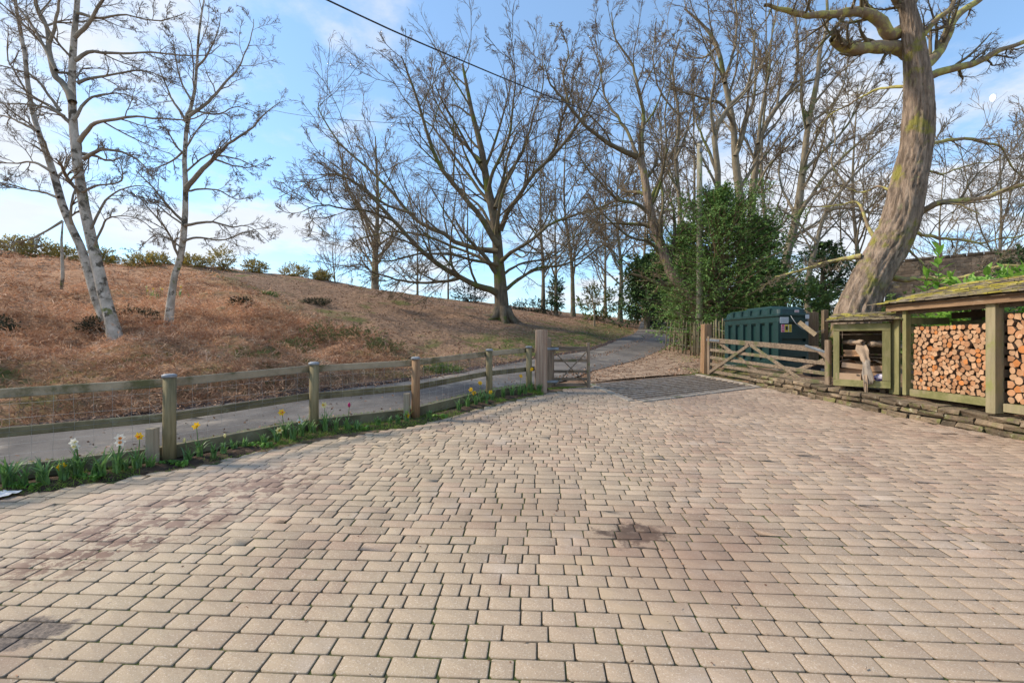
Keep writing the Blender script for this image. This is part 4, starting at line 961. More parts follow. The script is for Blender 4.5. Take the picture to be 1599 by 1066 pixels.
# far garage-like panel seen below branches is left to the shrubs
# ================= MOON =================
M_MOON=bpy.data.materials.new('moon'); M_MOON.use_nodes=True; mn=M_MOON.node_tree.nodes; em=mn.new('ShaderNodeEmission'); em.inputs[0].default_value=(.93,.95,1,1); em.inputs[1].default_value=.62
M_MOON.node_tree.links.new(em.outputs[0],mn['Material Output'].inputs[0])
mo=P(1550,153,900); vs=[];n=20
for i in range(11):
    for k in range(n):
        th=math.pi*i/10; ph=2*math.pi*k/n; vs.append((mo[0]+4.6*math.sin(th)*math.cos(ph),mo[1]+4.6*math.sin(th)*math.sin(ph),mo[2]+7.5*math.cos(th)))
tag(MB().add(vs,[(i*n+k,i*n+(k+1)%n,(i+1)*n+(k+1)%n,(i+1)*n+k) for i in range(10) for k in range(n)],True).build('moon',M_MOON),'small pale daytime moon in the blue sky at the right','moon')
# ================= TREES =================
M_BIRCH=mat('birch_bark',(.60,.52,.43),(.33,.28,.22),scale=3,stretch=(2,2,1.2),rough=.85,bump=.5,bscale=18,c3=(.11,.09,.065),p3=(.50,.60),s3=4.5,c4=(.15,.16,.05),p4=(.60,.70),s4=2.5,world=True)
M_BIRCHB=mat('birch_branch',(.34,.28,.21),(.20,.16,.12),scale=2,rough=.9,bump=.2,world=True,c3=(.30,.27,.2),p3=(.55,.65),s3=3)
M_TWIG=mat('twig',(.28,.22,.155),(.18,.14,.10),scale=3,rough=.95,bump=0,world=True)
M_OAKBARK=mat('oak_bark',(.20,.155,.105),(.115,.09,.06),scale=4,stretch=(3,3,.8),rough=.95,bump=.8,bscale=10,c3=(.135,.15,.03),p3=(.50,.62),s3=1.1,world=True,bdist=.05)
M_OAKBR=mat('oak_branch',(.18,.145,.085),(.115,.09,.06),scale=2,rough=.95,bump=.2,world=True,c3=(.13,.14,.04),p3=(.52,.64),s3=.8)
M_OAKTW=mat('oak_twig',(.24,.175,.11),(.155,.115,.075),scale=3,rough=.95,bump=0,world=True)
M_GREYBARK=mat('grey_bark',(.27,.225,.155),(.17,.14,.10),scale=3,stretch=(2,2,.7),rough=.95,bump=.4,bscale=8,c3=(.13,.14,.05),p3=(.54,.66),s3=.7,world=True)
M_BIGBARK=bpy.data.materials.new('x') if False else mat('furrowed_bark',(.36,.27,.20),(.15,.11,.08),scale=4.2,stretch=(2.6,2.6,.45),rough=.95,bump=1.0,bscale=4.2,c3=(.25,.225,.055),p3=(.52,.64),s3=1.6,c4=(.24,.22,.12),p4=(.60,.7),s4=4,world=True,bdist=.07)
M_MOSSLIMB=mat('mossy_limb_bark',(.50,.46,.15),(.36,.32,.11),scale=6,rough=.95,bump=.7,bscale=14,c3=(.27,.20,.13),p3=(.44,.56),s3=3.4,world=True,bdist=.04)
M_IVY=mat('ivy_leaf',(.045,.085,.018),(.03,.055,.014),scale=3,rough=.6,bump=0,world=True,c3=(.09,.13,.03),p3=(.55,.7),s3=8,trans=.2)
def pathpx(pts,Y0,Y1=None):
    Y1=Y0 if Y1 is None else Y1; n=len(pts)
    return np.array([P(x,y,Y0+(Y1-Y0)*(i/(n-1))) for i,(x,y) in enumerate(pts)])
def rough_path(path,K,amp):
    q=resample(path,K); w=np.cumsum(rng.normal(size=q.shape),0)*amp; w-=np.linspace(0,1,K)[:,None]*w[-1]; q[1:-1]+=w[1:-1]; return q
def mkmesh(name,parts,m,parent=None,smooth=True):
    V,Q=merge(parts); return link(name,npmesh(name,V,Q=Q,mats=m,smooth=smooth),parent)
def bark_ridged(pts,rad,amp,K=170,sides=84,seed=0):
    q=resample(pts,K); s=np.linspace(0,1,len(rad)); r=np.interp(np.linspace(0,1,K),s,rad)
    V,Q=tubes(q[None],r[None],sides); c=np.repeat(q,sides,0); d=V-c; Lk=np.repeat(np.r_[0,np.cumsum(np.linalg.norm(np.diff(q,axis=0),axis=1))],sides); th=np.tile(np.arange(sides)*2*np.pi/sides,K)
    a=Lk*1.0; cx_,cy_=np.cos(th),np.sin(th); w=(vnoise(cx_*3+a*.9,cy_*3,1.3,seed)-.5)*1.6
    n1_=1-np.abs(np.sin((th*9+w*2+np.sin(a*5+cx_*2)*.55+a*.8)))          # interlacing vertical ridges
    n2_=1-np.abs(np.sin((th*9-w*2-np.sin(a*4+cy_*3)*.6-a*1.1)))
    n3_=vnoise(cx_*6+a*7,cy_*6-a*3,2.2,seed+3); big=vnoise(cx_*1.2,a*1.1+cy_,1.4,seed+5)-.5
    k=1+amp*(-(np.maximum(n1_,n2_)**3)*.9+.35*n3_)+big*.14
    return c+d*k[:,None],Q
def bark_tube(pts,rad,sides,amp):
    V,Q=tubes(pts[None],rad[None],sides); 
    c=np.repeat(pts,sides,0); d=V-c; k=1+amp*(vnoise(V[:,0]*3+V[:,2]*.7,V[:,1]*3-V[:,2]*.5,1.3,4)-.5)*2
    return c+d*k[:,None],Q
TRI=[0]
def tree(name,label,cat,trunks,limbs,levels,mt,mb_,mtw,group=None,limb_parts=True,K=18,sides=14,extra=None,bark=.10,limbmat=None,trunk_seeds=True,tp=.85):
    """trunks/limbs: (path, r0, r1). levels: dicts growing twigs outwards."""
    b=trunks[0][0][0]; root=empty(name,tuple(b),label,cat,group)
    parents=[];T=[]
    for p,r0,r1 in trunks:
        q=rough_path(p,K,.0); s=np.linspace(0,1,K); r=r0+(r1-r0)*s**tp
        fl=np.clip(1-np.linalg.norm(q-q[0],axis=1)/(r0*2.4),0,1)**2; r=r*(1+.35*fl)
        q2=q.copy(); q2[0,2]-=.25; T.append(bark_ridged(q2,r,bark) if sides>=30 else bark_tube(q2,r,sides,bark)); 
        if trunk_seeds: parents.append((q,r))
    mkmesh('trunk',T,mt,root)
    LP=[];
    for p,r0,r1 in limbs:
        q=rough_path(p,K,np.linalg.norm(p[-1]-p[0])*.004); r=r0+(r1-r0)*np.linspace(0,1,K)**.8; LP.append((q,r)); parents.append((q,r))
        if limb_parts: mkmesh('limb',[bark_tube(q,r,8,bark)],limbmat or mb_,root)
    if not limb_parts and LP: mkmesh('limbs',[tubes(np.array([q for q,_ in LP]),np.array([r for _,r in LP]),6)],limbmat or mb_,root)
    pts=np.array([q for q,_ in parents]); rad=np.array([r for _,r in parents])
    coarse=[];fine=[]
    for li,lv in enumerate(levels):
        p,d,Ln,r=spawn(pts,rad,lv['n'],lv.get('f0',.25),lv.get('f1',1),lv['ang'],lv['ratio'],lv.get('rr',.6),lv.get('tb',.5),lv.get('max',99),lv.get('up',0))
        kk=lv.get('K',5); pts,rad=grow(p,d,Ln,r,kk,lv.get('wob',.15),lv.get('trop',.03),.3,lv.get('curl',.03),lv.get('rmin',.006))
        (coarse if lv.get('coarse') else fine).append(ribbons(pts,rad*1.0,0) if lv.get('sides')==2 else tubes(pts,rad,lv.get('sides',3)))
        TRI[0]+=len(pts)*(kk-1)*lv.get('sides',3)*2
    V,Q=merge(coarse+fine); nq=sum(len(q) for _,q in coarse)
    me=npmesh('crown',V,Q=Q,mats=[mb_,mtw]); mi=np.ones(len(Q),np.int32); mi[:nq]=0; me.polygons.foreach_set('material_index',mi); link('crown',me,root)
    root['_']=0; del root['_']
    return root,pts

# ---- pair-stemmed birch, near left
Yb=10.4
L1=[(pathpx([(185,530),(165,470),(147,392),(131,320),(120,244),(114,188),(112,124),(116,56),(121,0),(128,-110),(140,-260)],Yb,10.6),.135,.03),
    (pathpx([(180,532),(152,470),(128,392),(101,330),(81,263),(60,206),(46,150),(38,80),(25,10),(15,-90)],Yb+.3,11.6),.115,.025)]
lim=[(pathpx(p,Yb,y1),r0,r1) for p,y1,r0,r1 in [
 ([(124,221),(145,200),(165,191),(210,184),(244,186),(293,188),(330,175)],9.6,.05,.008),
 ([(131,248),(158,236),(195,240),(225,259),(240,280)],9.8,.045,.007),
 ([(120,130),(161,120),(225,113),(270,130)],11.2,.04,.007),
 ([(116,95),(143,79),(190,82),(240,78),(315,86),(345,70)],10.9,.045,.007),
 ([(113,160),(100,130),(88,110),(77,68),(71,30),(60,0),(50,-80),(30,-170)],10.9,.085,.018),
 ([(88,110),(60,60),(38,20),(0,-30),(-30,-80)],11.6,.045,.01),
 ([(116,60),(150,10),(185,-40),(215,-110)],10.2,.045,.01),
 ([(77,68),(90,20),(105,-50),(100,-120)],10.2,.04,.01),
 ([(94,173),(75,150),(56,124),(20,108),(-40,92)],10,.04,.008),
 ([(101,182),(70,168),(38,163),(0,161),(-60,150)],9.6,.035,.007),
 ([(84,270),(60,258),(38,255),(0,255),(-60,250)],10.6,.035,.007),
 ([(92,308),(70,300),(45,297),(0,286),(-50,280)],10.9,.035,.007),
 ([(98,345),(72,362),(49,372),(25,378),(8,388)],10,.03,.006),
 ([(140,360),(160,320),(182,300),(215,290),(255,300)],10.8,.03,.006),
 ([(146,388),(160,350),(175,338),(215,340),(260,375)],10.0,.026,.006),
 ([(128,300),(150,290),(187,285),(190,262),(180,245)],10.2,.028,.008),
 ([(60,206),(30,190),(-10,180),(-60,190)],11,.035,.007),
 ([(114,188),(135,160),(160,150),(200,150),(240,170)],10.9,.035,.007),
 ([(120,20),(150,30),(190,25),(250,35),(290,20)],10.6,.035,.007),
 ]]
BL=[dict(n=8,ang=45,ratio=.36,rr=.55,K=7,wob=.16,trop=.02,curl=.05,sides=4,coarse=True,rmin=.005,max=1.6),
    dict(n=8,ang=42,ratio=.45,rr=.6,K=5,wob=.17,trop=.01,curl=.04,rmin=.0042,f0=.1),
    dict(n=5,ang=38,ratio=.55,rr=.7,K=4,wob=.2,trop=-.01,curl=.05,rmin=.0028,sides=3,f0=.1),
    dict(n=3,ang=34,ratio=.95,rr=.7,K=4,wob=.2,trop=-.03,curl=.05,rmin=.0024,f0=.2,sides=2)]
tree('birch_tree','large twin stemmed silver birch on the bracken bank at the far left','tree',L1,lim,BL,M_BIRCH,M_BIRCHB,M_TWIG,sides=16,limbmat=M_BIRCHB)
# broken hanging stem beside it
hg=[(98,346),(96,375),(97,400),(98,430),(96,452)]
tag(MB().tube([P(x,y,10.35) for x,y in hg],[.014,.022,.03,.034,.028],8).build('broken_branch',M_BIRCH),'short lichen grey broken branch hanging left of the twin birch','branch')
# ---- single birch
Yc=11.4
L2=[(pathpx([(262,527),(264,492),(267,468),(272,432),(283,398),(288,350),(290,300),(288,244),(293,188),(303,150),(308,94),(311,45),(318,5),(322,-30)],Yc,11.6),.11,.012)]
lim=[(pathpx(p,Yc,y1),r0,r1) for p,y1,r0,r1 in [
 ([(290,295),(308,272),(330,248),(352,228),(375,212),(405,185),(437,160)],10.9,.07,.008),
 ([(294,182),(320,162),(338,143),(360,118),(375,94),(390,60),(396,30)],11.9,.045,.007),
 ([(290,186),(300,172),(340,178),(372,168),(410,180)],11.8,.035,.006),
 ([(288,240),(275,228),(262,205),(247,188)],11.0,.03,.006),
 ([(292,192),(275,165),(262,142),(250,110),(240,82)],11.9,.04,.006),
 ([(289,235),(270,250),(245,262),(222,268)],11.6,.03,.006),
 ([(300,158),(285,130),(275,90),(270,50)],11.2,.03,.005),
 ([(306,110),(325,85),(340,50),(345,20)],11.1,.03,.005),
 ([(289,352),(320,345),(338,346),(365,352),(392,353),(420,378)],11.1,.038,.006),
 ([(286,378),(310,371),(349,375),(387,361),(425,352)],11.8,.034,.006),
 ([(285,350),(262,335),(240,318),(215,310)],11.0,.026,.005),
 ([(287,300),(310,296),(340,298),(370,312),(400,305)],11.9,.03,.006),
 ([(330,248),(360,258),(390,262),(420,250)],11.6,.028,.005),
 ([(284,388),(262,372),(240,368),(214,392)],11.6,.024,.005),
 ]]
tree('birch_tree','slender single silver birch with a mossy white lower trunk right of the twin birch','tree',L2,lim,BL,M_BIRCH,M_BIRCHB,M_TWIG,sides=14,limbmat=M_BIRCHB)

# ---- big spreading oak in the middle
Yo=24.4; ob=np.array([*P(785,500,Yo)[:2],gz(P(785,500,Yo)[0],Yo)])
tr=pathpx([(785,502),(783,470),(781,440),(778,400),(775,360),(768,320),(761,290),(754,244),(745,205),(738,180),(730,140),(725,115),(722,100)],Yo,Yo+1); tr[0]=ob
oakl=[(pathpx([(785+(x-785)*.97,y if y>300 else 300-(300-y)*.77) for x,y in p],Yo,Yo+dy),r0*.66,r1*.8) for p,dy,r0,r1 in [
 ([(777,458),(757,449),(737,441),(693,420),(654,392),(610,345),(561,296),(532,273),(500,262)],-4,.30,.035),
 ([(720,432),(700,437),(654,441),(620,438),(595,431),(571,424),(562,412)],-2,.14,.03),
 ([(779,392),(741,382),(693,361),(644,335),(595,278),(541,220),(498,150),(488,120)],3,.25,.03),
 ([(778,384),(751,341),(717,302),(683,254),(663,195),(648,122),(630,62),(622,25)],-3,.27,.03),
 ([(776,360),(763,320),(735,270),(700,220),(668,160),(640,130),(600,60)],4,.20,.025),
 ([(781,360),(790,330),(812,308),(828,273),(858,234),(888,195),(917,146),(938,90),(945,50)],-3,.24,.03),
 ([(773,325),(790,273),(815,215),(835,150),(848,90),(850,20)],3,.2,.025),
 ([(762,296),(770,250),(792,190),(800,130),(805,70),(795,15)],-2,.17,.02),
 ([(783,408),(800,395),(826,380),(863,351),(912,332),(955,317),(985,300)],-4,.2,.03),
 ([(786,455),(815,434),(839,420),(888,410),(925,392),(945,375)],2,.17,.03),
 ([(779,420),(757,404),(732,390),(673,371),(615,361),(560,372),(530,390)],5,.18,.03),
 ([(779,415),(740,408),(700,400),(650,398),(600,408),(560,400)],-5,.14,.025),
 ([(750,240),(720,200),(690,150),(672,100),(680,45)],2,.14,.02),
 ([(858,234),(872,200),(880,150),(895,100),(900,50)],-2,.12,.02),
 ([(610,345),(570,330),(530,325),(490,320),(465,330)],-5,.12,.02),
 ([(644,335),(600,320),(555,290),(520,250),(480,215)],1,.13,.02),
 ([(784,430),(810,412),(860,400),(900,370),(935,350)],5,.13,.02),
 ]]
OL=[dict(n=14,ang=38,ratio=.46,rr=.48,K=7,wob=.12,trop=.09,curl=.03,sides=5,coarse=True,rmin=.016,f0=.18,max=5),
    dict(n=7,ang=36,ratio=.45,rr=.55,K=5,wob=.14,trop=.08,curl=.02,rmin=.011,f0=.15,sides=3),
    dict(n=5,ang=36,ratio=.52,rr=.6,K=4,wob=.16,trop=.08,curl=.03,rmin=.0068,f0=.15),
    dict(n=4,ang=32,ratio=.85,rr=.7,K=3,wob=.16,trop=.07,curl=.03,rmin=.0058,f0=.2,sides=2)]
ok_,tips=tree('oak_tree','huge bare spreading oak standing on the leafy slope above the lane','tree',[(tr,.40,.05)],oakl,OL,M_OAKBARK,M_OAKBR,M_OAKTW,sides=18,limbmat=M_OAKBR)
# root flare
for k in range(7):
    a=k*.9+.3; MB().tube([(ob[0]+math.cos(a)*.2,ob[1]+math.sin(a)*.2,ob[2]+.62),(ob[0]+math.cos(a)*.5,ob[1]+math.sin(a)*.5,ob[2]+.2),(ob[0]+math.cos(a)*.85,ob[1]+math.sin(a)*.85,gz(ob[0]+math.cos(a)*.85,ob[1]+math.sin(a)*.85)+.0),(ob[0]+math.cos(a)*1.2,ob[1]+math.sin(a)*1.2,gz(ob[0]+math.cos(a)*1.2,ob[1]+math.sin(a)*1.2)-.08)],[.3,.19,.11,.05],8).build('root',M_OAKBARK,ok_)

# ---- great mossy oak over the box store, right
Yr=11.0
rt=pathpx([(1336,512),(1341,482),(1359,439),(1387,388),(1406,342),(1417,293),(1428,244),(1434,195),(1435,146),(1431,98),(1424,50),(1416,5),(1408,-55)],Yr,10.6)
rb=gz(rt[0][0],Yr); 
rl=[(pathpx(p,Yr,Yr+dy),r0,r1) for p,dy,r0,r1 in [
 ([(1428,88),(1404,73),(1370,71),(1335,74),(1316,68),(1301,60)],-.6,.17,.10),
 ([(1422,40),(1389,58),(1375,32),(1340,20),(1316,20),(1275,25),(1253,22),(1215,14),(1194,9)],-1.2,.16,.035),
 ([(1436,110),(1450,100),(1462,82),(1477,54),(1497,20),(1531,-2),(1560,-40)],.6,.16,.06),
 ([(1440,122),(1458,117),(1490,110),(1516,105),(1540,92),(1555,83),(1599,66),(1660,45)],-.5,.11,.04),
 ([(1428,66),(1443,54),(1465,30),(1487,10),(1500,-40)],-.4,.09,.03),
 ([(1420,10),(1395,-10),(1360,-60),(1330,-120)],.6,.13,.05),
 ([(1424,30),(1400,0),(1380,-30)],-.7,.13,.06),
 ([(1376,32),(1350,0),(1330,-40)],0,.09,.03),
 ([(1420,8),(1445,-30),(1470,-90)],.3,.12,.05),
 ([(1426,340),(1446,326),(1467,317),(1500,311),(1536,307),(1570,296),(1610,286),(1680,280)],-1.2,.085,.035),
 ([(1420,362),(1450,370),(1487,373),(1536,376),(1570,370),(1620,362)],.6,.05,.016),
 ([(1385,428),(1410,436),(1438,432),(1487,434),(1526,425),(1570,414),(1620,416)],-1.6,.07,.02),
 ([(1372,378),(1355,356),(1342,325),(1330,316),(1300,321),(1250,322)],1.2,.05,.014),
 ([(1345,400),(1321,405),(1285,412),(1243,424),(1210,432)],1.0,.07,.015),
 ([(1438,235),(1470,222),(1525,222),(1560,232),(1575,262),(1610,285)],1.6,.05,.018),
 ([(1420,134),(1390,136),(1365,141),(1330,160),(1300,175),(1270,210)],1.8,.045,.012),
 ([(1398,300),(1370,290),(1345,300),(1310,290),(1270,300)],1.5,.035,.01),
 ([(1432,260),(1465,275),(1500,262),(1545,255),(1599,230)],1.6,.035,.01),
 ([(1410,380),(1440,410),(1465,432),(1455,438)],-.5,.03,.01),
 ]]
RLv=[dict(n=10,ang=42,ratio=.42,rr=.42,K=7,wob=.14,trop=.05,curl=.03,sides=4,coarse=True,rmin=.007,f0=.2,max=2.3),
    dict(n=6,ang=40,ratio=.5,rr=.55,K=6,wob=.18,trop=.04,curl=.05,rmin=.005,f0=.15),
    dict(n=5,ang=40,ratio=.5,rr=.6,K=4,wob=.2,trop=.03,curl=.05,rmin=.004,f0=.15),
    dict(n=3,ang=34,ratio=.95,rr=.7,K=3,wob=.2,trop=.04,curl=.04,rmin=.0026,f0=.15,sides=2)]
tree('oak_tree','thick leaning oak with yellow moss and sawn off limbs behind the box store','tree',[(rt,.40,.10)],rl,RLv,M_BIGBARK,M_OAKBR,M_TWIG,tp=2.0,sides=30,bark=.15,limbmat=M_MOSSLIMB,trunk_seeds=False,K=24)

# ---- leaning ivy-footed tree by the pole
Yl=17.6
lt=pathpx([(1093,500),(1086,472),(1067,449),(1050,428),(1043,412),(1030,378),(1018,342),(1010,300),(1004,265),(997,244)],Yl,Yl+.6); lt[0][2]=gz(lt[0][0],Yl)
ll=[(pathpx(p,Yl+.6,Yl+.6+dy),r0,r1) for p,dy,r0,r1 in [
 ([(997,246),(975,235),(950,222),(927,205),(905,183),(888,161),(868,140),(858,127),(850,100)],-1.5,.12,.02),
 ([(1004,262),(1000,215),(1004,180),(990,130),(985,100),(960,60),(955,20)],1.5,.12,.02),
 ([(1018,342),(995,320),(960,312),(940,290),(915,262),(900,235)],-1,.09,.018),
 ([(1014,320),(1030,280),(1040,235),(1035,180),(1048,130),(1040,80)],2,.08,.015),
 ([(1040,408),(1015,380),(990,372),(960,350),(935,325),(918,300)],-2,.08,.016),
 ([(997,246),(975,200),(950,160),(938,110),(930,60)],2.5,.08,.014),
 ([(888,161),(880,120),(888,80),(870,40)],0,.05,.012),
 ]]
TL=[dict(n=9,ang=40,ratio=.4,rr=.5,K=6,wob=.16,trop=.05,curl=.04,sides=4,coarse=True,rmin=.011,f0=.2,max=3),
    dict(n=6,ang=40,ratio=.48,rr=.55,K=6,wob=.18,trop=.04,curl=.05,rmin=.008,f0=.15),
    dict(n=6,ang=40,ratio=.5,rr=.6,K=4,wob=.2,trop=.05,curl=.04,rmin=.0065,f0=.15),
    dict(n=4,ang=32,ratio=.85,rr=.7,K=3,wob=.18,trop=.06,curl=.03,rmin=.0042,f0=.2,sides=2)]
tree('oak_tree','crooked bare oak leaning left over the lane from behind the telegraph pole','tree',[(lt,.27,.13)],ll,TL,M_BIGBARK,M_OAKBR,M_OAKTW,sides=16,limbmat=M_OAKBR)
# pollard stump / root mass at its foot
sx0,sy0=P(1112,490,18.6)[:2]; sb0=gz(sx0,sy0)
stp=empty('ivy_stump',(sx0,sy0,sb0),'broad gnarled brown tree base behind the paling fence beside the pole','tree stump')
mkmesh('trunk',[bark_tube(np.array([(sx0+o,sy0,sb0-.2+z) for o,z in ((0,0),(.02,.5),(.0,1.1),(-.1,1.7),(-.1,2.1))]),np.array([.95,.75,.68,.55,.3]),22,.25)],M_BIGBARK,stp)

# ---- tall trees behind the yew
def tall(label,path,Y,r0,r1,limbs,seed,lv=TL):
    t=pathpx(path,Y,Y+.5); t=np.vstack([[t[0][0],Y,gz(t[0][0],Y)],t])
    tree('tall_tree',label,'tree',[(t,r0,r1)],[(pathpx(p,Y,Y+dy),a,b) for p,dy,a,b in limbs],lv,M_GREYBARK,M_GREYBARK,M_OAKTW,'tall bare trees behind the yew',limb_parts=False,sides=10)
Yt=24
TT=[dict(n=9,ang=32,ratio=.34,rr=.5,K=7,wob=.12,trop=.08,curl=.03,sides=4,coarse=True,rmin=.016,f0=.25,max=4),
    dict(n=6,ang=34,ratio=.48,rr=.55,K=6,wob=.15,trop=.06,curl=.04,rmin=.011,f0=.15),
    dict(n=6,ang=36,ratio=.5,rr=.6,K=4,wob=.18,trop=.06,curl=.03,rmin=.0085,f0=.15),
    dict(n=4,ang=30,ratio=.85,rr=.7,K=3,wob=.18,trop=.07,curl=.03,rmin=.0052,f0=.2,sides=2)]
tall('tall bare tree with two straight stems rising behind the yew left of centre',[(1158,420),(1155,312),(1148,244),(1145,195),(1132,130),(1120,73),(1098,40),(1070,15)],Yt,.28,.05,
 [([(1148,244),(1165,190),(1178,140),(1180,80),(1170,10)],1,.13,.03),([(1145,195),(1128,165),(1100,155),(1060,140),(1030,110)],-2,.1,.02),([(1132,130),(1145,80),(1150,30),(1140,-30)],1,.1,.03),([(1120,73),(1100,90),(1075,85),(1050,60)],2,.07,.02)],1,TT)
tall('tall bare tree with a wavy stem forking to the right behind the yew',[(1172,430),(1174,312),(1180,262),(1184,225),(1204,180),(1228,150),(1243,122),(1246,70),(1240,10)],Yt+1.5,.26,.05,
 [([(1184,225),(1190,170),(1200,120),(1205,60),(1215,0)],1.5,.12,.03),([(1228,150),(1255,130),(1285,120),(1310,90)],-1,.09,.02),([(1174,312),(1195,270),(1220,240),(1250,205),(1275,180)],-2,.09,.02),([(1243,100),(1270,70),(1290,30)],1,.07,.02)],2,TT)
tall('tall slanting tree with long whippy branches between the yew and the leaning oak',[(1222,430),(1243,342),(1253,273),(1262,195),(1277,122),(1280,80),(1292,40),(1290,-20)],Yt-1,.25,.05,
 [([(1243,342),(1270,300),(1300,262),(1340,225),(1380,190),(1410,140)],-1,.12,.02),([(1253,273),(1285,240),(1320,200),(1350,150),(1372,100)],1,.1,.02),([(1262,195),(1250,150),(1252,100),(1262,50)],1,.08,.02),([(1243,342),(1225,300),(1215,262),(1225,220)],2,.08,.02),([(1262,195),(1300,160),(1320,110),(1330,60)],2,.08,.02),
  ([(1236,370),(1280,345),(1320,330),(1380,300)],2,.07,.02)],3,TT)
tall('slim bare tree with ivy just right of the telegraph pole top',[(1120,430),(1121,273),(1116,210),(1140,165),(1165,140),(1175,100),(1179,50)],Yt-2,.2,.04,
 [([(1121,273),(1105,230),(1090,190),(1080,140)],1,.09,.02),([(1116,210),(1110,160),(1118,110),(1100,60)],-1,.08,.02)],4,TT)
tall('slender tree behind the crooked oak at the lane edge',[(1058,430),(1062,330),(1055,250),(1060,180),(1050,110),(1062,60)],28,.2,.04,
 [([(1055,250),(1075,200),(1085,150),(1080,100)],1,.08,.02),([(1060,300),(1040,250),(1030,200),(1035,150)],1,.08,.02),([(1060,180),(1030,140),(1020,90),(1025,50)],-1,.07,.02)],5,TT)
tall('bare tree spreading low behind the oil tank towards the house',[(1262,440),(1275,380),(1290,330),(1320,290),(1345,262),(1375,235)],19,.13,.03,
 [([(1275,380),(1250,350),(1225,330),(1195,325)],1,.06,.02),([(1290,330),(1330,325),(1380,335),(1440,330)],1,.06,.015),([(1320,290),(1300,250),(1305,210),(1290,170)],1,.05,.015)],6,[dict(d,rmin=d['rmin']*.75) for d in TT])

# ---- background trees grown freely
def free_tree(label,x,ytop,Y,lean=0,spread=1.0,group=None,lv=None,name='bare_tree',mt=None,r=None,n1=9,f0=.28,basey=None):
    X=(x-799.5)/F*Y; zb=gz(X,Y); zt=H+(533-ytop)/F*Y; h=zt-zb
    path=np.array([(X,Y,zb),(X+lean*.15*h,Y,zb+.25*h),(X+lean*.35*h+rng.normal()*.02*h,Y+.2,zb+.55*h),(X+lean*.6*h,Y,zb+.95*h)])
    r=r or h*.0125
    q=resample(path,18); rr_=np.linspace(r,r*.12,18)
    p,d,Ln,r1=spawn(q[None],rr_[None],n1,f0,.93,48,.5*spread,.5,.45)
    lp,lr=grow(p,d,Ln,r1,8,.10,.10,.2,.03,h*.0016)
    lv=lv or [dict(n=8,ang=36,ratio=.42,rr=.5,K=6,wob=.14,trop=.06,coarse=True,sides=3,rmin=h*.0012,f0=.15),
        dict(n=6,ang=38,ratio=.48,rr=.55,K=4,wob=.16,trop=.06,rmin=h*.0009,f0=.15),
        dict(n=5,ang=34,ratio=.75,rr=.6,K=3,wob=.18,trop=.05,rmin=h*.0006,f0=.15,sides=2)]
    return tree(name,label,'tree',[(path,r,r*.12)],[(lp[i],lr[i][0],lr[i][-1]) for i in range(len(lp))],lv,mt or M_GREYBARK,M_GREYBARK,M_OAKTW,group,limb_parts=False,sides=10)
M_BUD=mat('budding_twig',(.17,.19,.06),(.12,.11,.05),scale=2,rough=.9,bump=0,world=True)
free_tree('rounded bare tree on the ridge left of the big oak',586,200,44,spread=1.15,n1=14,f0=.16,r=.42)
free_tree('small bare tree on the skyline between the ridge tree and the oak',652,300,50,spread=1.1,n1=10,f0=.2)
free_tree('low bare thorn tree on the ridge beneath the oak limbs',700,330,47,spread=1.2,n1=10,f0=.2)
free_tree('dark bare tree on the skyline just right of the oak trunk',848,190,40,spread=1.0,n1=10)
free_tree('bare tree with mossy trunk beyond the oak on the bank',895,160,42,lean=-.05,n1=11)
tI1=free_tree('ivy clad bare tree on the bank right of the oak',868,230,38,n1=9)
free_tree('tall bare tree at the left edge of the lane before the bend',968,170,40,n1=12,lean=.04)
free_tree('bare tree standing where the lane bends into the wood',1005,200,47,n1=11)
free_tree('bare tree behind the lane bend, right of the others',1032,150,44,n1=11)
free_tree('bare tree deep in the wood above the lane bend',945,250,55,n1=10)
free_tree('far bare tree between the crooked oak and the pole',1082,120,38,n1=11)
free_tree('tall bare tree far behind the yew',1200,60,36,n1=12)
free_tree('bare tree behind the leaning oak trunk',1340,110,27,n1=11,spread=1.1)
free_tree('fine twigged tree beyond the house roof at the far right',1560,190,27,n1=13,spread=1.3)
free_tree('fine twigged tree between the leaning oak and the house',1475,240,30,n1=12,spread=1.2)
free_tree('thin dark sapling on the bank just above the lane',928,415,30,n1=9,spread=.9,r=.07)
free_tree('small bare tree on the ridge line beside the rounded tree',523,330,52,spread=1.1,n1=9)
# ================= EVERGREENS AND SHRUBS =================
M_YEW=mat('yew_needles',(.17,.29,.07),(.085,.165,.04),scale=1.6,rough=.6,bump=0,world=True,c3=(.24,.35,.09),p3=(.50,.66),s3=3.5,trans=.15,spec=.3)
M_DARKGREEN=mat('evergreen_leaf',(.075,.135,.045),(.04,.08,.03),scale=1.2,rough=.6,bump=0,world=True,c3=(.05,.08,.02),p3=(.55,.68),s3=2.5,trans=.1)
M_HEDGE=mat('hedge_leaf',(.13,.20,.045),(.065,.12,.03),scale=2.5,rough=.55,bump=0,world=True,c3=(.22,.29,.09),p3=(.50,.66),s3=4,trans=.25)
M_LAUREL=mat('laurel_leaf',(.28,.50,.07),(.18,.36,.05),scale=3,rough=.4,bump=0,rnd=.3,trans=.35,spec=.4)
M_LAURELW=mat('laurel_foliage',(.27,.48,.07),(.15,.30,.045),scale=5,rough=.4,bump=0,world=True,trans=.35,spec=.4)
M_GORSE=mat('gorse_foliage',(.42,.35,.13),(.27,.23,.09),scale=2,rough=.8,bump=0,world=True,c3=(.6,.45,.05),p3=(.54,.62),s3=3,trans=.3)
M_HEATHER=mat('dark_heather',(.06,.065,.035),(.035,.04,.024),scale=3,rough=.9,bump=0,world=True,c3=(.07,.08,.03),p3=(.55,.66),s3=5)
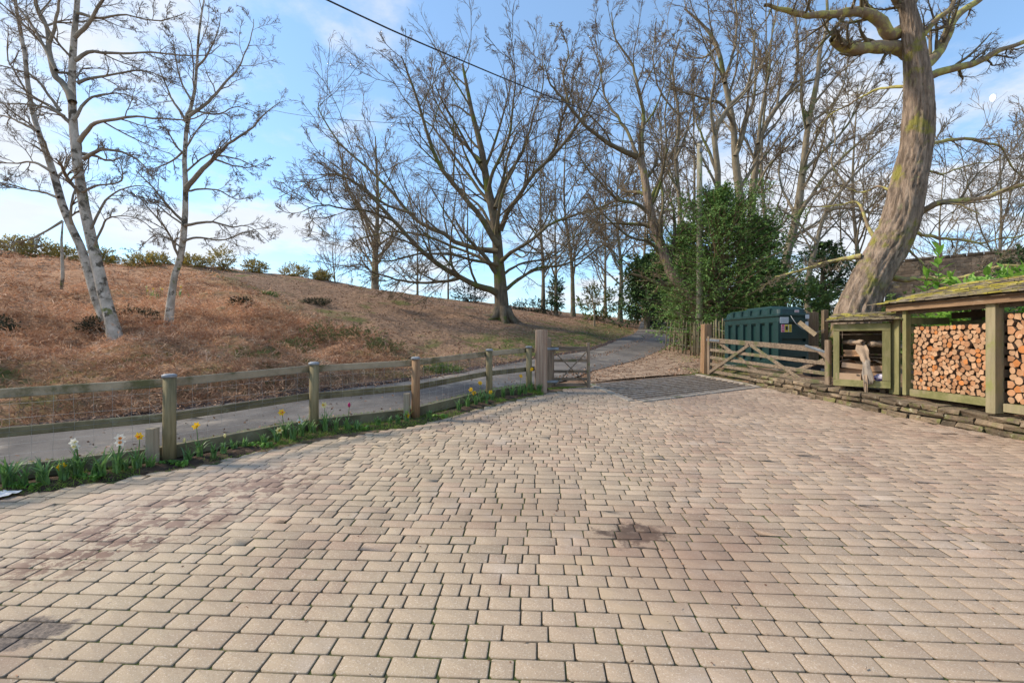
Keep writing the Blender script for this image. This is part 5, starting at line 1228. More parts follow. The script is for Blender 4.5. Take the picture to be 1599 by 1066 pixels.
M_OLIVE=mat('olive_scrub',(.20,.21,.08),(.11,.12,.045),scale=3,rough=.9,bump=0,world=True,c3=(.2,.15,.07),p3=(.52,.64),s3=3)
def spray_bush(name,label,cat,c,rad,n,leaf,m,stems=8,group=None,droop=0.0,lobes=9,seed=1,fill=.35,parent=None,noground=False,wr=.28):
    """leafy plant: leaves gathered on shoots spread through an uneven volume"""
    R=np.random.default_rng(seed); c=np.array(c,float); rad=np.array(rad,float)
    root=parent or empty(name,(c[0],c[1],gz(c[0],c[1])),label,cat,group)
    lob=norm(R.normal(size=(lobes,3))); lob[:,2]=np.abs(lob[:,2])*.9-.25; lr=R.uniform(.75,1.15,lobes)
    ns=max(6,int(n/16)); d=norm(R.normal(size=(ns,3))); 
    k=(np.clip((d@norm(lob).T),0,1)**6*lr).max(1); rr_=(.62+.42*k)*(fill+(1-fill)*R.random(ns)**.45)
    p=c+d*rad*rr_[:,None]
    keep_=p[:,2]>gz(c[0],c[1])-.1; p=p[keep_];d=d[keep_]; ns=len(p)
    sd_=norm(d*[1,1,.7]+R.normal(size=(ns,3))*.45+[0,0,.25-droop]); sl=leaf*R.uniform(2.2,4.5,ns)
    t=R.random((ns,16)); lp=p[:,None]+sd_[:,None]*(t*sl[:,None])[...,None]; lp[...,2]-=(t**2*sl[:,None])*droop*.6
    ld=norm(sd_[:,None]+R.normal(size=(ns,16,3))*.75); 
    V,Q=leafquads(lp.reshape(-1,3),ld.reshape(-1,3),leaf*R.uniform(.7,1.3,ns*16),leaf*wr)
    link('foliage',npmesh('foliage',V,Q=Q,mats=m),root)
    if stems:
        g0=np.array([c[0],c[1],gz(c[0],c[1])-.05]); T=[]
        for i in range(stems):
            e=p[R.integers(ns)]; a=g0+R.normal(size=3)*[rad[0]*.08,rad[1]*.08,0]; T.append(resample([a,a*.5+e*.5+[0,0,rad[2]*.1],e],6))
        V,Q=tubes(np.array(T),np.linspace(1,.3,6)[None]*np.full((stems,1),max(.006,min(rad)*.03)),5); link('stems',npmesh('stems',V,Q=Q,mats=M_OAKTW,smooth=True),root)
    return root
# --- yew: tiers of drooping sprays on real boughs
def yew(name,label,x,Y,ytop,wid,n,seed,m=M_YEW,leaf=.085,top=.12,lean=0):
    R=np.random.default_rng(seed); X=(x-799.5)/F*Y; zb=gz(X,Y); h=H+(533-ytop)/F*Y-zb
    root=empty(name,(X,Y,zb),label,'tree'); s=np.linspace(0,1,12)
    tp=np.c_[X+lean*s,np.full(12,Y),zb-.1+s*h*.97]; V,Q=bark_tube(tp,.22*(1-.85*s),12,.15); link('trunk',npmesh('trunk',V,Q=Q,mats=M_GREYBARK,smooth=True),root)
    hh=R.random(n)**.85; az=R.random(n)*2*np.pi
    prof=np.interp(hh,[0,.12,.35,.6,.8,.93,1],[.80,.95,1,.92,.66,.36,top])*(1+.22*np.sin(az*3+hh*9+seed)+.12*np.sin(az*5-hh*14))
    L_=wid*prof*R.uniform(.55,1.12,n)
    p0=np.c_[X+lean*hh,np.full(n,Y),zb+hh*h*.95]; d0=np.c_[np.cos(az),np.sin(az),R.uniform(.05,.5,n)+hh*.5]
    pts,rad=grow(p0,d0,L_,np.full(n,.03),8,.06,-.03,.2,.03,.006)
    V,Q=tubes(pts,rad,3); link('branches',npmesh('branches',V,Q=Q,mats=M_OAKTW),root)
    p,d,Ln,r=spawn(pts,rad,11,.2,1,50,.32,.5,.35,.9); sp,sr=grow(p,d,Ln,r,5,.12,-.06,.3,.04,.003)
    i=R.integers(0,5,(len(sp),11)); k=R.random((len(sp),11)); ii=np.arange(len(sp))[:,None]; j=np.minimum(i+1,4); i=np.minimum(i,3)
    lp=sp[ii,i]*(1-k[...,None])+sp[ii,i+1]*k[...,None]; T=norm(sp[ii,i+1]-sp[ii,i]); ld=norm(T+R.normal(size=lp.shape)*[.7,.7,.35])
    V,Q=leafquads(lp.reshape(-1,3),ld.reshape(-1,3),leaf*R.uniform(.7,1.5,lp.shape[0]*11),leaf*.24); link('crown',npmesh('crown',V,Q=Q,mats=m),root)
    return root
yew('yew_tree','dense dark green yew tree behind the telegraph pole and oil tank',1124,16.95,288,2.55,480,3,leaf=.075)
yew('yew_tree','lower dark yew bough mass at the right of the main yew above the tank',1188,17.4,335,1.7,260,5,leaf=.085)
yew('yew_tree','low yew branches spreading left over the paling fence',1068,18.6,345,1.45,170,6,leaf=.075)
yew('holly_tree','dark evergreen tree between the tank and the leaning oak',1285,20.5,375,1.7,150,8,M_DARKGREEN,leaf=.095)
yew('holly_tree','dark evergreen tree at the edge of the lane left of the crooked oak',1010,33,398,2.6,110,9,M_DARKGREEN,leaf=.2)
yew('holly_tree','dark evergreen right at the bend of the lane beneath bare trees',1052,40,385,3.8,120,10,M_DARKGREEN,leaf=.24)
yew('holly_tree','black green evergreen closing the end of the lane',1030,56,415,5.0,120,11,M_DARKGREEN,leaf=.32)
yew('holly_tree','dark evergreen thicket to the right of the lane behind the palings',1092,30,400,2.2,110,12,M_DARKGREEN,leaf=.2)
spray_bush('ivy_growth','mass of glossy green ivy over the fence between oil tank and box store','ivy',(*P(1288,500,12.4)[:2],gz(8.5,12.4)+.65),(.62,.5,.85),5200,.075,M_HEDGE,6,seed=4)
spray_bush('hedge','clipped looking mid green hedge behind the lid of the oil tank','hedge',(*P(1232,480,15.6)[:2],gz(9.5,15.6)+1.25),(2.1,.9,1.25),9000,.09,M_HEDGE,8,seed=6)
spray_bush('hedge','dark hedge between the paling fence and the back of the tank','hedge',(*P(1165,480,17.2)[:2],gz(9,17.2)+1.1),(1.5,.9,1.2),6000,.10,M_DARKGREEN,8,seed=7)
spray_bush('shrub','bright green shrub at the foot of the leaning oak','shrub',(*P(1400,480,12.6)[:2],gz(10.6,12.6)+1.1),(1.2,.8,1.1),4200,.10,M_HEDGE,6,seed=9)
# laurel behind the log store: shoots whose leaves are pieces of their own
def laurel_leafmesh():
    mb=MB(); Ls=.20; w=.042
    ps=[(0,0,0),(Ls*.3,w,.012),(Ls*.65,w*.9,.010),(Ls,0,-.012),(Ls*.65,-w*.9,.010),(Ls*.3,-w,.012),(Ls*.33,0,.0),(Ls*.66,0,-.002)]
    mb.add(ps,[(0,6,1),(1,6,7,2),(2,7,3),(0,5,6),(5,4,7,6),(4,3,7)],True)
    me=bpy.data.meshes.new('leaf'); me.from_pydata(mb.v,[],mb.f); me.materials.append(M_LAUREL); me.update(); return me
LM=laurel_leafmesh()
def laurel(label,shoots,Y,nl,zoff=0,extra=None):
    b=P(shoots[0][0],500,Y); root=empty('laurel_shrub',(b[0],b[1],gz(b[0],b[1])),label,'shrub'); cnt=0
    for si,(x0,x1,yt) in enumerate(shoots):
        a=np.array(P(x0,560,Y)); a[2]=gz(a[0],a[1]); e=np.array(P(x1,yt,Y+random.uniform(-.15,.15))); q=resample([a,(a+e)/2+[random.uniform(-.05,.05),0,0],e],12)
        MB().tube(q.tolist(),[.014-.0009*i for i in range(12)],6).build('stem',M_HEDGE,root)
        for k in range(nl):
            t=.45+.55*(k+random.random())/nl; i=min(int(t*11),10); p=q[i]+(q[i+1]-q[i])*(t*11-i); az=k*2.4+random.uniform(-.3,.3); el=random.uniform(.1,.9) if t<.93 else random.uniform(.9,1.35)
            o=link('leaf',LM,root,loc=None); x=Vector((math.cos(az)*math.cos(el),math.sin(az)*math.cos(el),math.sin(el))); up=Vector((0,0,1)); y=up.cross(x).normalized(); zv=x.cross(y)
            s=random.uniform(.95,1.5); o.matrix_parent_inverse=Matrix.Identity(4)
            M_=Matrix((x*s,y*s,zv*s)).transposed().to_4x4(); M_.translation=Vector(p)-Vector(root.location); o.matrix_local=M_; cnt+=1
    if extra: spray_bush('','','',*extra,parent=root)
    return root
laurel('tall bright green laurel shoot standing above the roof in front of the house',[(1462,1466,390),(1478,1484,432),(1450,1447,428),(1470,1490,445)],9.4,26)
laurel('bright green laurel leaves rising over the log store roof beside the thin branch',[(1535,1541,424),(1550,1560,440),(1522,1514,438),(1566,1575,446)],9.3,22)
spray_bush('laurel_hedge','fresh green laurel hedge seen through the gap above the stacked logs','hedge',(8.55,7.3,gz(8.5,7.3)+1.25),(.7,1.7,1.05),5200,.13,M_LAURELW,8,seed=12,wr=.24)
spray_bush('laurel_hedge','fresh green laurel hedge behind the outer bay of the log store','hedge',(8.35,4.9,gz(8.4,4.9)+1.2),(.65,1.3,1.05),3200,.13,M_LAURELW,8,seed=13,wr=.24)
spray_bush('shrub','dark leaved shrub by the house roof at the right edge','shrub',(*P(1598,428,11.5)[:2],gz(12.6,11.5)+2.0),(.9,.6,1.2),2600,.09,M_DARKGREEN,6,seed=14)
# ivy on the tree beyond the oak
for nm,x,Y,zt,lb_ in (('ivy_growth',868,38,3.2,'dark ivy wrapping the lower trunk of a tree right of the oak'),('ivy_growth',1121,21.9,4.2,'ivy climbing the slim stem behind the telegraph pole')):
    X=(x-799.5)/F*Y; z=gz(X,Y); spray_bush(nm,lb_,'ivy',(X,Y,z+zt*.5),(.45,.45,zt*.55),2200,.16,M_DARKGREEN,0,seed=int(x))
# mossy green bank shrubs under far trees
spray_bush('shrub','yellow green budding bush on the bank by the sapling','shrub',(*P(935,450,36)[:2],gz(6.9,36)+1.3),(2.2,1.2,2.1),3000,.16,mat('budding_leaf',(.17,.21,.05),(.10,.13,.035),rough=.7,bump=0,world=True,trans=.3),16,seed=21,fill=.2)
spray_bush('shrub','dark bramble thicket on the skyline behind the oak trunk','shrub',(*P(735,470,40)[:2],gz(-3.6,40)+.6),(1.7,1.0,1.1),7000,.085,M_HEATHER,10,seed=22,lobes=22,fill=.2)
spray_bush('shrub','low dark thicket under the trees right of the oak','shrub',(*P(835,470,38)[:2],gz(1.9,38)+.4),(2.4,1.0,.8),7000,.085,M_HEATHER,8,seed=23,lobes=22,fill=.2)
# gorse along the ridge
def ridge_Y(x):
    Ys=np.linspace(14,70,600); u=(x-799.5)/F; y=533-(hill_z(u*Ys,Ys,False)-H)/Ys*F; return Ys[y.argmin()]
gor=[(22,.75,.55,'olive gorse bush at the far left end of the ridge'),(60,1.1,.7,'broad gorse bush on the ridge left of the twin birch'),(98,.8,.6,'gorse bush on the ridge behind the twin birch stems'),(160,.6,.5,'small yellow gorse bush on the ridge just right of the twin birch'),(220,.9,.45,'yellow flowering gorse on the ridge between the two birches'),(248,.7,.5,'dark gorse bush on the ridge left of the single birch'),(302,.9,.4,'low gorse on the ridge right of the single birch'),(346,.85,.95,'tallest bushy gorse standing alone on the ridge'),(398,.75,.5,'small round gorse beside the tallest one on the ridge'),(462,1.25,.5,'wide low gorse bush on the bare ridge line'),(503,.6,.35,'tiny gorse tuft at the right end of the ridge row')]
for i,(x,w_,h_,lb_) in enumerate(gor):
    Y=min(ridge_Y(x),36)-.5; X=(x-799.5)/F*Y; spray_bush('gorse_bush',lb_,'bush',(X,Y,gz(X,Y)+h_*.5),(w_*.82,.7,h_*1.05),5200,.075,M_GORSE,5,group='gorse bushes along the ridge',seed=40+i,lobes=30,fill=.15)
# dark heather clumps and green tufts on the bank
def at_ground(x,y,lo=5,hi=60):
    Ys=np.linspace(lo,hi,4000); u=(x-799.5)/F; yy=533-(hill_z(u*Ys,Ys,False)-H)/Ys*F; i=np.argmax(yy<=y) if (yy<=y).any() else yy.argmin(); return u*Ys[i],Ys[i]
hc=[(150,522,.40,.22,M_HEATHER,'dark heather clump at the left foot of the twin birch'),(205,508,.45,.30,M_HEATHER,'large dark heather clump right of the twin birch'),(232,518,.40,.22,M_HEATHER,'dark heather clump close left of the single birch'),(375,492,.35,.16,M_HEATHER,'isolated dark green heather patch on the open bracken slope'),(495,480,.6,.14,M_HEATHER,'flat dark heather patch near the middle of the slope'),(420,464,.45,.12,M_HEDGE,'small bright green tuft on the bracken slope'),(2,520,.4,.35,M_HEATHER,'dark clump at the left edge of the bank'),(455,545,.7,.32,M_OLIVE,'olive bramble clump in the bracken above the second fence post'),(505,528,.8,.40,M_OLIVE,'tall olive scrub clump at the edge of the bracken'),(560,530,.8,.38,M_OLIVE,'olive scrub clump beside the last of the bracken'),(600,545,.6,.28,M_OLIVE,'low olive scrub at the right end of the bracken'),(690,582,.6,.16,M_HEDGE,'yellow green moss cushion at the lane edge beyond the brown post')]
for i,(x,y,w_,h_,m_,lb_) in enumerate(hc):
    X,Y=at_ground(x,y); spray_bush('heather_clump' if m_ is M_HEATHER else 'scrub_clump',lb_,'shrub',(X,Y,gz(X,Y)+h_*.35),(w_,w_*.7,h_),4200,.036,m_,4,seed=60+i,lobes=26,fill=.1)

# ================= BRACKEN, LITTER, GRASS =================
M_BRK=mat('bracken',(.58,.345,.205),(.34,.175,.10),scale=1.3,rough=.95,bump=0,world=True,tone=True,c3=(.70,.50,.34),p3=(.50,.66),s3=4,trans=.15)
def bracken(n,dlo,dhi,xlo,xhi,ylo,yhi,Ls,Wd,K=5,pin=9,seed=3,wind=.35,rise=.5,power=1.0):
    R=np.random.default_rng(seed); X=R.uniform(xlo,xhi,n*4); Y=R.uniform(ylo,yhi,n*4); D_,XC_,YC_=edge(X,Y)
    w_=sm((-1.2-(XC_+(vnoise(X,Y,.25,5)-.5)*3)+(12-np.minimum(D_,12))*-.12)/3.2+.5)
    dens=w_*(.35+.9*vnoise(X,Y,.55,9))*(1 if power==0 else np.clip((14/np.maximum(np.hypot(X,Y),6))**power,0,1))
    m=(D_>dlo)&(D_<dhi)&(R.random(n*4)<dens)&(X>-1.35*Y-1)&(Y>2); X=X[m][:n];Y=Y[m][:n];D_=D_[m][:n]; k=len(X); z=hill_z(X,Y)
    clump=vnoise(X,Y,.9,12)
    az=R.normal(0,1.3,k)+vnoise(X,Y,.6,14)*8; d0=np.c_[np.cos(az),np.sin(az),R.uniform(.1,1.0,k)*rise*2]
    global rng; r0=rng; rng=R
    Ln=Ls*R.uniform(.5,1.3,k)*(.6+.8*clump); pts,_=grow(np.c_[X,Y,z-.03+ .26*clump**2*R.random(k)],d0,Ln,np.full(k,1.),K,.22,-.32,.3,.05)
    wid=Wd*R.uniform(.6,1.3,(k,1))*np.linspace(1,.35,K)[None]
    V,Q=ribbons(pts,wid,.8); ct=np.clip((vnoise(X,Y,1.1,51)-.5)*1.5+.5,0,1); tn=np.repeat(np.clip(R.normal(.05,.16,k)+ct*.95,0,1),K*2)  # wide clump tone range paints shadowed depth into the bracken colour
    # side fronds
    ii=R.integers(1,K-1,(k,pin)); t=R.random((k,pin)); a=np.arange(k)[:,None]; p=pts[a,ii]*(1-t[...,None])+pts[a,ii+1]*t[...,None]; T=norm(pts[a,ii+1]-pts[a,ii])
    s=norm(np.cross(T,R.normal(size=T.shape)+[0,0,1.2]))*R.choice([-1,1],(k,pin))[...,None]; dd=norm(s+T*.5+R.normal(size=T.shape)*.25)
    V2,Q2=leafquads(p.reshape(-1,3),dd.reshape(-1,3),(Ls*.24)*R.uniform(.5,1.3,k*pin),Wd*1.3)
    rng=r0
    return (V,Q,tn),(V2,Q2,np.repeat(np.clip(R.normal(.05,.2,k*pin)+np.repeat(ct,pin)*.95,0,1),4))
parts=[]
parts+=bracken(21000,.02,7,-22,1.5,1.5,20,.50,.0055,5,7,3,power=1.0)
parts+=bracken(9000,2,14,-30,0,4,26,.5,.008,5,6,4,power=.6)
parts+=bracken(10000,6,40,-60,-2,10,50,.55,.016,4,3,5,power=0,rise=.25)
V,Q=merge([(a,b) for a,b,_ in parts]); tn=np.concatenate([c for _,_,c in parts])
tag(link('bracken',npmesh('bracken',V,Q=Q,mats=M_BRK,tone=tn)),'dead rust coloured bracken covering the bank above the lane','bracken',kind='stuff')
# dark tangled stems at the foot of the bank
M_STEM=mat('dead_stem',(.26,.17,.12),(.15,.10,.075),scale=2,rough=.95,bump=0,world=True,tone=True)
R=np.random.default_rng(31); n=1500
t=R.random(n); seg_=resample(np.c_[EL[1:6],np.zeros(5)],80)[:,:2]; i=(t*78).astype(int); X=seg_[i,0]+R.normal(size=n)*.2-.3; Y=seg_[i,1]+R.normal(size=n)*.2+.28
pts,_=grow(np.c_[X,Y,hill_z(X,Y)-.02],np.c_[R.normal(size=n)*.6,R.normal(size=n)*.6,np.ones(n)],R.uniform(.12,.45,n),np.ones(n),5,.25,-.18)
V,Q=ribbons(pts,np.full((n,5),.0028)); tag(link('dead_stems',npmesh('dead_stems',V,Q=Q,mats=M_STEM,tone=np.repeat(R.random(n),10))),'tangle of bare dead stems at the foot of the bracken bank','undergrowth',kind='stuff')
# leaf litter
M_LEAF=mat('dead_leaf',(.30,.17,.10),(.17,.09,.055),scale=3,rough=.9,bump=0,world=True,tone=True,c3=(.42,.28,.19),p3=(.5,.65),s3=9)
def litter(X,Y,size,seed,lift=.012):
    R=np.random.default_rng(seed); n=len(X); z=hill_z(X,Y)+lift; d=R.normal(size=(n,3))*[1,1,.3]
    V,Q=leafquads(np.c_[X,Y,z+R.random(n)*.012],d,size*R.uniform(.6,1.4,n),size*.3); return V,Q,np.repeat(R.random(n),4)
parts=[]
R=np.random.default_rng(8)
n=13000; X=R.uniform(1.5,16,n*3);Y=R.uniform(10.5,34,n*3); dr,_,_=edge(X,Y,ER); m=(dr<-.02)&(dr>-5)&(R.random(n*3)<np.clip(1.2-(-dr)*.15,0.15,1))&~inpoly(X,Y,GRID)&~inpoly(X,Y,COURT)&(Y>10.3+X*.33); parts.append(litter(X[m][:n],Y[m][:n],.055,1,.03))
n=16000; X=R.uniform(-16,14,n*4);Y=R.uniform(11,46,n*4); d_,xc_,_=edge(X,Y); m=(d_>.1)&(xc_>-3)&(R.random(n*4)<np.clip(1.1-d_*.03,0.2,1)); parts.append(litter(X[m][:n],Y[m][:n],.075,2,.02))
n=3500; t=R.random(n); i=(t*158).astype(int); aa=resample(np.c_[A_,np.zeros(len(A_))],160)[:,:2]; bb_=resample(np.c_[B_,np.zeros(len(B_))],160)[:,:2]
i=R.integers(20,130,n); f=np.where(R.random(n)<.6,np.abs(R.normal(0,.05,n)),1-np.abs(R.normal(0,.07,n))); f=np.where(R.random(n)<.12,R.random(n),f); f=np.where((i>92)&(R.random(n)<.6),R.normal(.47,.05,n),f); f=np.clip(f,-.05,1.05)[:,None]; q=aa[i]*(1-f)+bb_[i]*f; V,Q,c_=litter(q[:,0]+R.normal(size=n)*.1,q[:,1]+R.normal(size=n)*.1,.05,3,.055); parts.append((V,Q,c_))
V,Q=merge([(a,b) for a,b,_ in parts]); tn=np.concatenate([c for _,_,c in parts])
tag(link('leaf_litter',npmesh('leaf_litter',V,Q=Q,mats=M_LEAF,tone=tn)),'brown dead leaves scattered over the bank, verge and lane edges','leaves',kind='stuff')
# dark debris along far lane edge
M_MUD=mat('dark_leaf_mould',(.055,.038,.035),(.03,.022,.022),scale=6,rough=.95,bump=.8,bscale=20,world=True,c3=(.16,.10,.07),p3=(.54,.64),s3=12)
K_=90; aa=resample(np.c_[np.array(A_)[1:12],np.zeros(11)],K_)[:,:2]; dd=np.gradient(aa,axis=0); dd/=np.linalg.norm(dd,axis=1,keepdims=True); nn_=np.c_[-dd[:,1],dd[:,0]]
wob_=np.array([vnoise(aa[:,0],aa[:,1],1.7,s) for s in (21,22)]); rows=[]
for o,h_ in ((-.22,.0),(-.10,.03),(.02,.055),(.12,.05),(.25,.02)):
    q=aa+nn_*(o+(wob_[0]-.5)*.25)[:,None] if isinstance(o,np.ndarray) else aa+nn_*(o+(wob_[0]-.5)[:,None]*.25)
    rows.append(np.c_[q,hill_z(q[:,0],q[:,1],False)+h_*(.5+wob_[1])+ (0.0 if o>-.2 else -.012)])
G=np.stack(rows,1); i=np.arange(K_*5).reshape(K_,5); q=np.stack([i[:-1,:-1],i[1:,:-1],i[1:,1:],i[:-1,1:]],-1).reshape(-1,4)
tag(link('leaf_mould',npmesh('leaf_mould',G,Q=q,mats=M_MUD,smooth=True)),'band of dark wet leaf mould along the far edge of the lane','leaf mould',kind='stuff')
# grass along fence, gate, verge
M_GRASS=mat('grass_blade',(.24,.36,.06),(.14,.23,.04),scale=3,rough=.7,bump=0,world=True,tone=True,c3=(.25,.24,.07),p3=(.55,.7),s3=5,trans=.3)
def grass(X,Y,z,h_,w_,seed,spread=.5):
    R=np.random.default_rng(seed); n=len(X); global rng; r0=rng; rng=R
    pts,_=grow(np.c_[X,Y,z-.005],np.c_[R.normal(size=n)*spread,R.normal(size=n)*spread,np.ones(n)],h_*R.uniform(.4,1.3,n),np.ones(n),4,.12,-.12); V,Q=ribbons(pts,w_*np.linspace(1,.15,4)[None]*np.ones((n,1)),.2); rng=r0
    return V,Q,np.repeat(R.random(n),8)
parts=[]; R=np.random.default_rng(19)
bedL=resample(np.c_[np.array(posts[1:]+[(.5,9.46)]),np.zeros(7)],200)[:,:2]; bd=np.gradient(bedL,axis=0); bd/=np.linalg.norm(bd,axis=1,keepdims=True); bn=np.c_[-bd[:,1],bd[:,0]]
def bedpts(n,lo,hi,clus=True):
    i=R.integers(0,200,n*3); o=R.uniform(lo,hi,n*3); q=bedL[i]+bd[i]*R.normal(size=(n*3,1))*.02+bn[i]*o[:,None]; m=(vnoise(q[:,0],q[:,1],2.2,33)>.38) if clus else np.ones(n*3,bool); q=q[m][:n]; return q[:,0],q[:,1]
X,Y=bedpts(11000,-.30,.05); parts.append(grass(X,Y,.0577*Y,.085,.0030,1,.9))
X,Y=bedpts(5000,-.36,-.10,False); parts.append(grass(X,Y,.0577*Y,.035,.0028,11,1.1))
X,Y=bedpts(6000,.09,.34,False); parts.append(grass(X,Y,.0577*Y+.12,.040,.0022,2,.8))
n=5000; X=R.uniform(4.9,7.2,n);Y=R.uniform(11.9,17,n); m=(vnoise(X,Y,1.2,35)>.42)&(X>4.7+(Y-12)*.18); X=X[m];Y=Y[m]; parts.append(grass(X,Y,hill_z(X,Y)+.01,.07,.004,3,.7))
n=3000; X=R.uniform(.5,1.9,n);Y=9.75+(X-.5)*.45+R.normal(size=n)*.07; parts.append(grass(X,Y,.0577*Y,.04,.0025,4,.8))
n=12000; X=R.uniform(-2,12,n*3);Y=R.uniform(13,34,n*3); d_,xc_,_=edge(X,Y); m=(d_>.15)&(d_<4.5)&(R.random(n*3)<np.exp(-d_*.6))&(vnoise(X,Y,.8,36)>.35); X=X[m][:n];Y=Y[m][:n]; parts.append(grass(X,Y,hill_z(X,Y),.06,.006,5,.6))
n=3500; X=R.uniform(-12,0,n*3);Y=R.uniform(3,16,n*3); d_,xc_,_=edge(X,Y); m=(d_>.15)&(d_<2.6)&(vnoise(X,Y,.9,37)>.55); X=X[m][:n];Y=Y[m][:n]; parts.append(grass(X,Y,hill_z(X,Y),.10,.004,6,.6))
V,Q=merge([(a,b) for a,b,_ in parts]); tag(link('grass',npmesh('grass',V,Q=Q,mats=M_GRASS,tone=np.concatenate([c for _,_,c in parts]))),'short grass and weeds under the fence and along the verges','grass',kind='stuff')
# bed soil, with turf on the lane side of the board
M_SOIL=mat('bed_soil',(.085,.055,.035),(.045,.03,.02),scale=8,rough=1,bump=1,bscale=22,world=True,c3=(.16,.10,.065),p3=(.54,.64),s3=14,bdist=.04)
M_TURF=mat('mossy_turf',(.17,.15,.075),(.10,.10,.035),scale=7,rough=1,bump=1,bscale=25,world=True,c3=(.24,.20,.13),p3=(.52,.64),s3=5,bdist=.04)
def band(name,lo,hi,prof,m,lab,cat):
    n=len(prof); rows=[]
    for k,h_ in enumerate(prof):
        o=lo+(hi-lo)*k/(n-1)+(0 if 0<k<n-1 else 0); q=bedL+bn*(o+(vnoise(bedL[:,0],bedL[:,1],4,40+k)[:,None]-.5)*.03); rows.append(np.c_[q,.0577*q[:,1]+h_+(vnoise(q[:,0],q[:,1],6,44)-.5)*.025*(1 if 0<k<n-1 else .3)])
    G=np.stack(rows,1); i=np.arange(200*n).reshape(200,n); q=np.stack([i[:-1,:-1],i[1:,:-1],i[1:,1:],i[:-1,1:]],-1).reshape(-1,4)[:,::-1]
    tag(link(name,npmesh(name,G,Q=q,mats=m,smooth=True)),lab,cat,kind='stuff')
band('bed_soil',-.34,.05,[-.03,.015,.03,.035,.03,.0],M_SOIL,'narrow strip of dark soil between paving and fence','soil')
band('turf_edge',.115,.42,[.10,.135,.115,.07,-.03],M_TURF,'mossy turf spilling over the back of the gravel board','turf')

# small debris on the paving
R=np.random.default_rng(77); n=900; X=R.uniform(-6,6.5,n*3); Y=2+R.random(n*3)**1.2*8.5; dwl,_,_=edge(X,Y,WALL); m=inpoly(X,Y,COURT)&(R.random(n*3)<np.clip(.16+np.exp(-np.abs(dwl)*2.2)+np.exp(-np.abs(Y-9.2)*1.2)*.4,0,1)); X=X[m][:n];Y=Y[m][:n]
V,Q=leafquads(np.c_[X,Y,.0577*Y+.004+R.random(len(X))*.006],R.normal(size=(len(X),3))*[1,1,.15],R.uniform(.008,.035,len(X)),R.uniform(.002,.008,len(X)))
tag(link('paving_debris',npmesh('paving_debris',V,Q=Q,mats=M_LEAF,tone=np.repeat(R.random(len(X)),4))),'scattered crumbs of leaf and twig on the paving','debris',kind='stuff')

# ================= DAFFODILS AND TULIP =================
M_DLEAF=mat('daffodil_leaf',(.19,.34,.10),(.12,.24,.065),scale=4,rough=.45,bump=0,rnd=.2,trans=.3,c3=(.13,.22,.10),p3=(.5,.62))
M_DSTEM=mat('daffodil_stem',(.11,.20,.05),(.08,.15,.04),rough=.5,bump=0)
M_YELL=mat('yellow_petal',(.85,.56,.02),(.80,.48,.015),scale=20,rough=.55,bump=0,trans=.3)
M_PALEY=mat('pale_petal',(.85,.76,.35),(.8,.7,.3),scale=20,rough=.55,bump=0,trans=.3)
M_WHITEP=mat('white_petal',(.80,.80,.74),(.75,.75,.68),scale=20,rough=.55,bump=0,trans=.3)
M_ORANGE=mat('orange_trumpet',(.85,.33,.02),(.8,.28,.02),scale=20,rough=.5,bump=0,trans=.2)
M_MAG=mat('magenta_petal',(.42,.01,.13),(.32,.01,.10),scale=20,rough=.45,bump=0,trans=.2)
def bladeobj(root,p,az,ln,arch,w_=.009,m=M_DLEAF):
    K=7; pts=[np.array(p,float)]; el=1.45; c=np.array([math.cos(az),math.sin(az)])
    for k in range(K-1): pts.append(pts[-1]+np.array([c[0]*math.cos(el),c[1]*math.cos(el),math.sin(el)])*ln/(K-1)); el-=arch/(K-1)*(.5+k*.35)
    s=np.array([-c[1],c[0],0]); vs=[]
    for k,q in enumerate(pts):
        w=w_*(1-(k/(K-1))**2.5)+.0008; vs+=[tuple(q-s*w),tuple(q+np.array([0,0,-.0]) +np.array([c[0],c[1],0])*-.0025),tuple(q+s*w)]
    fs=[(3*k,3*k+1,3*k+4,3*k+3) for k in range(K-1)]+[(3*k+1,3*k+2,3*k+5,3*k+4) for k in range(K-1)]
    o=MB().add(vs,fs,True).build('leaf',m,root); return o
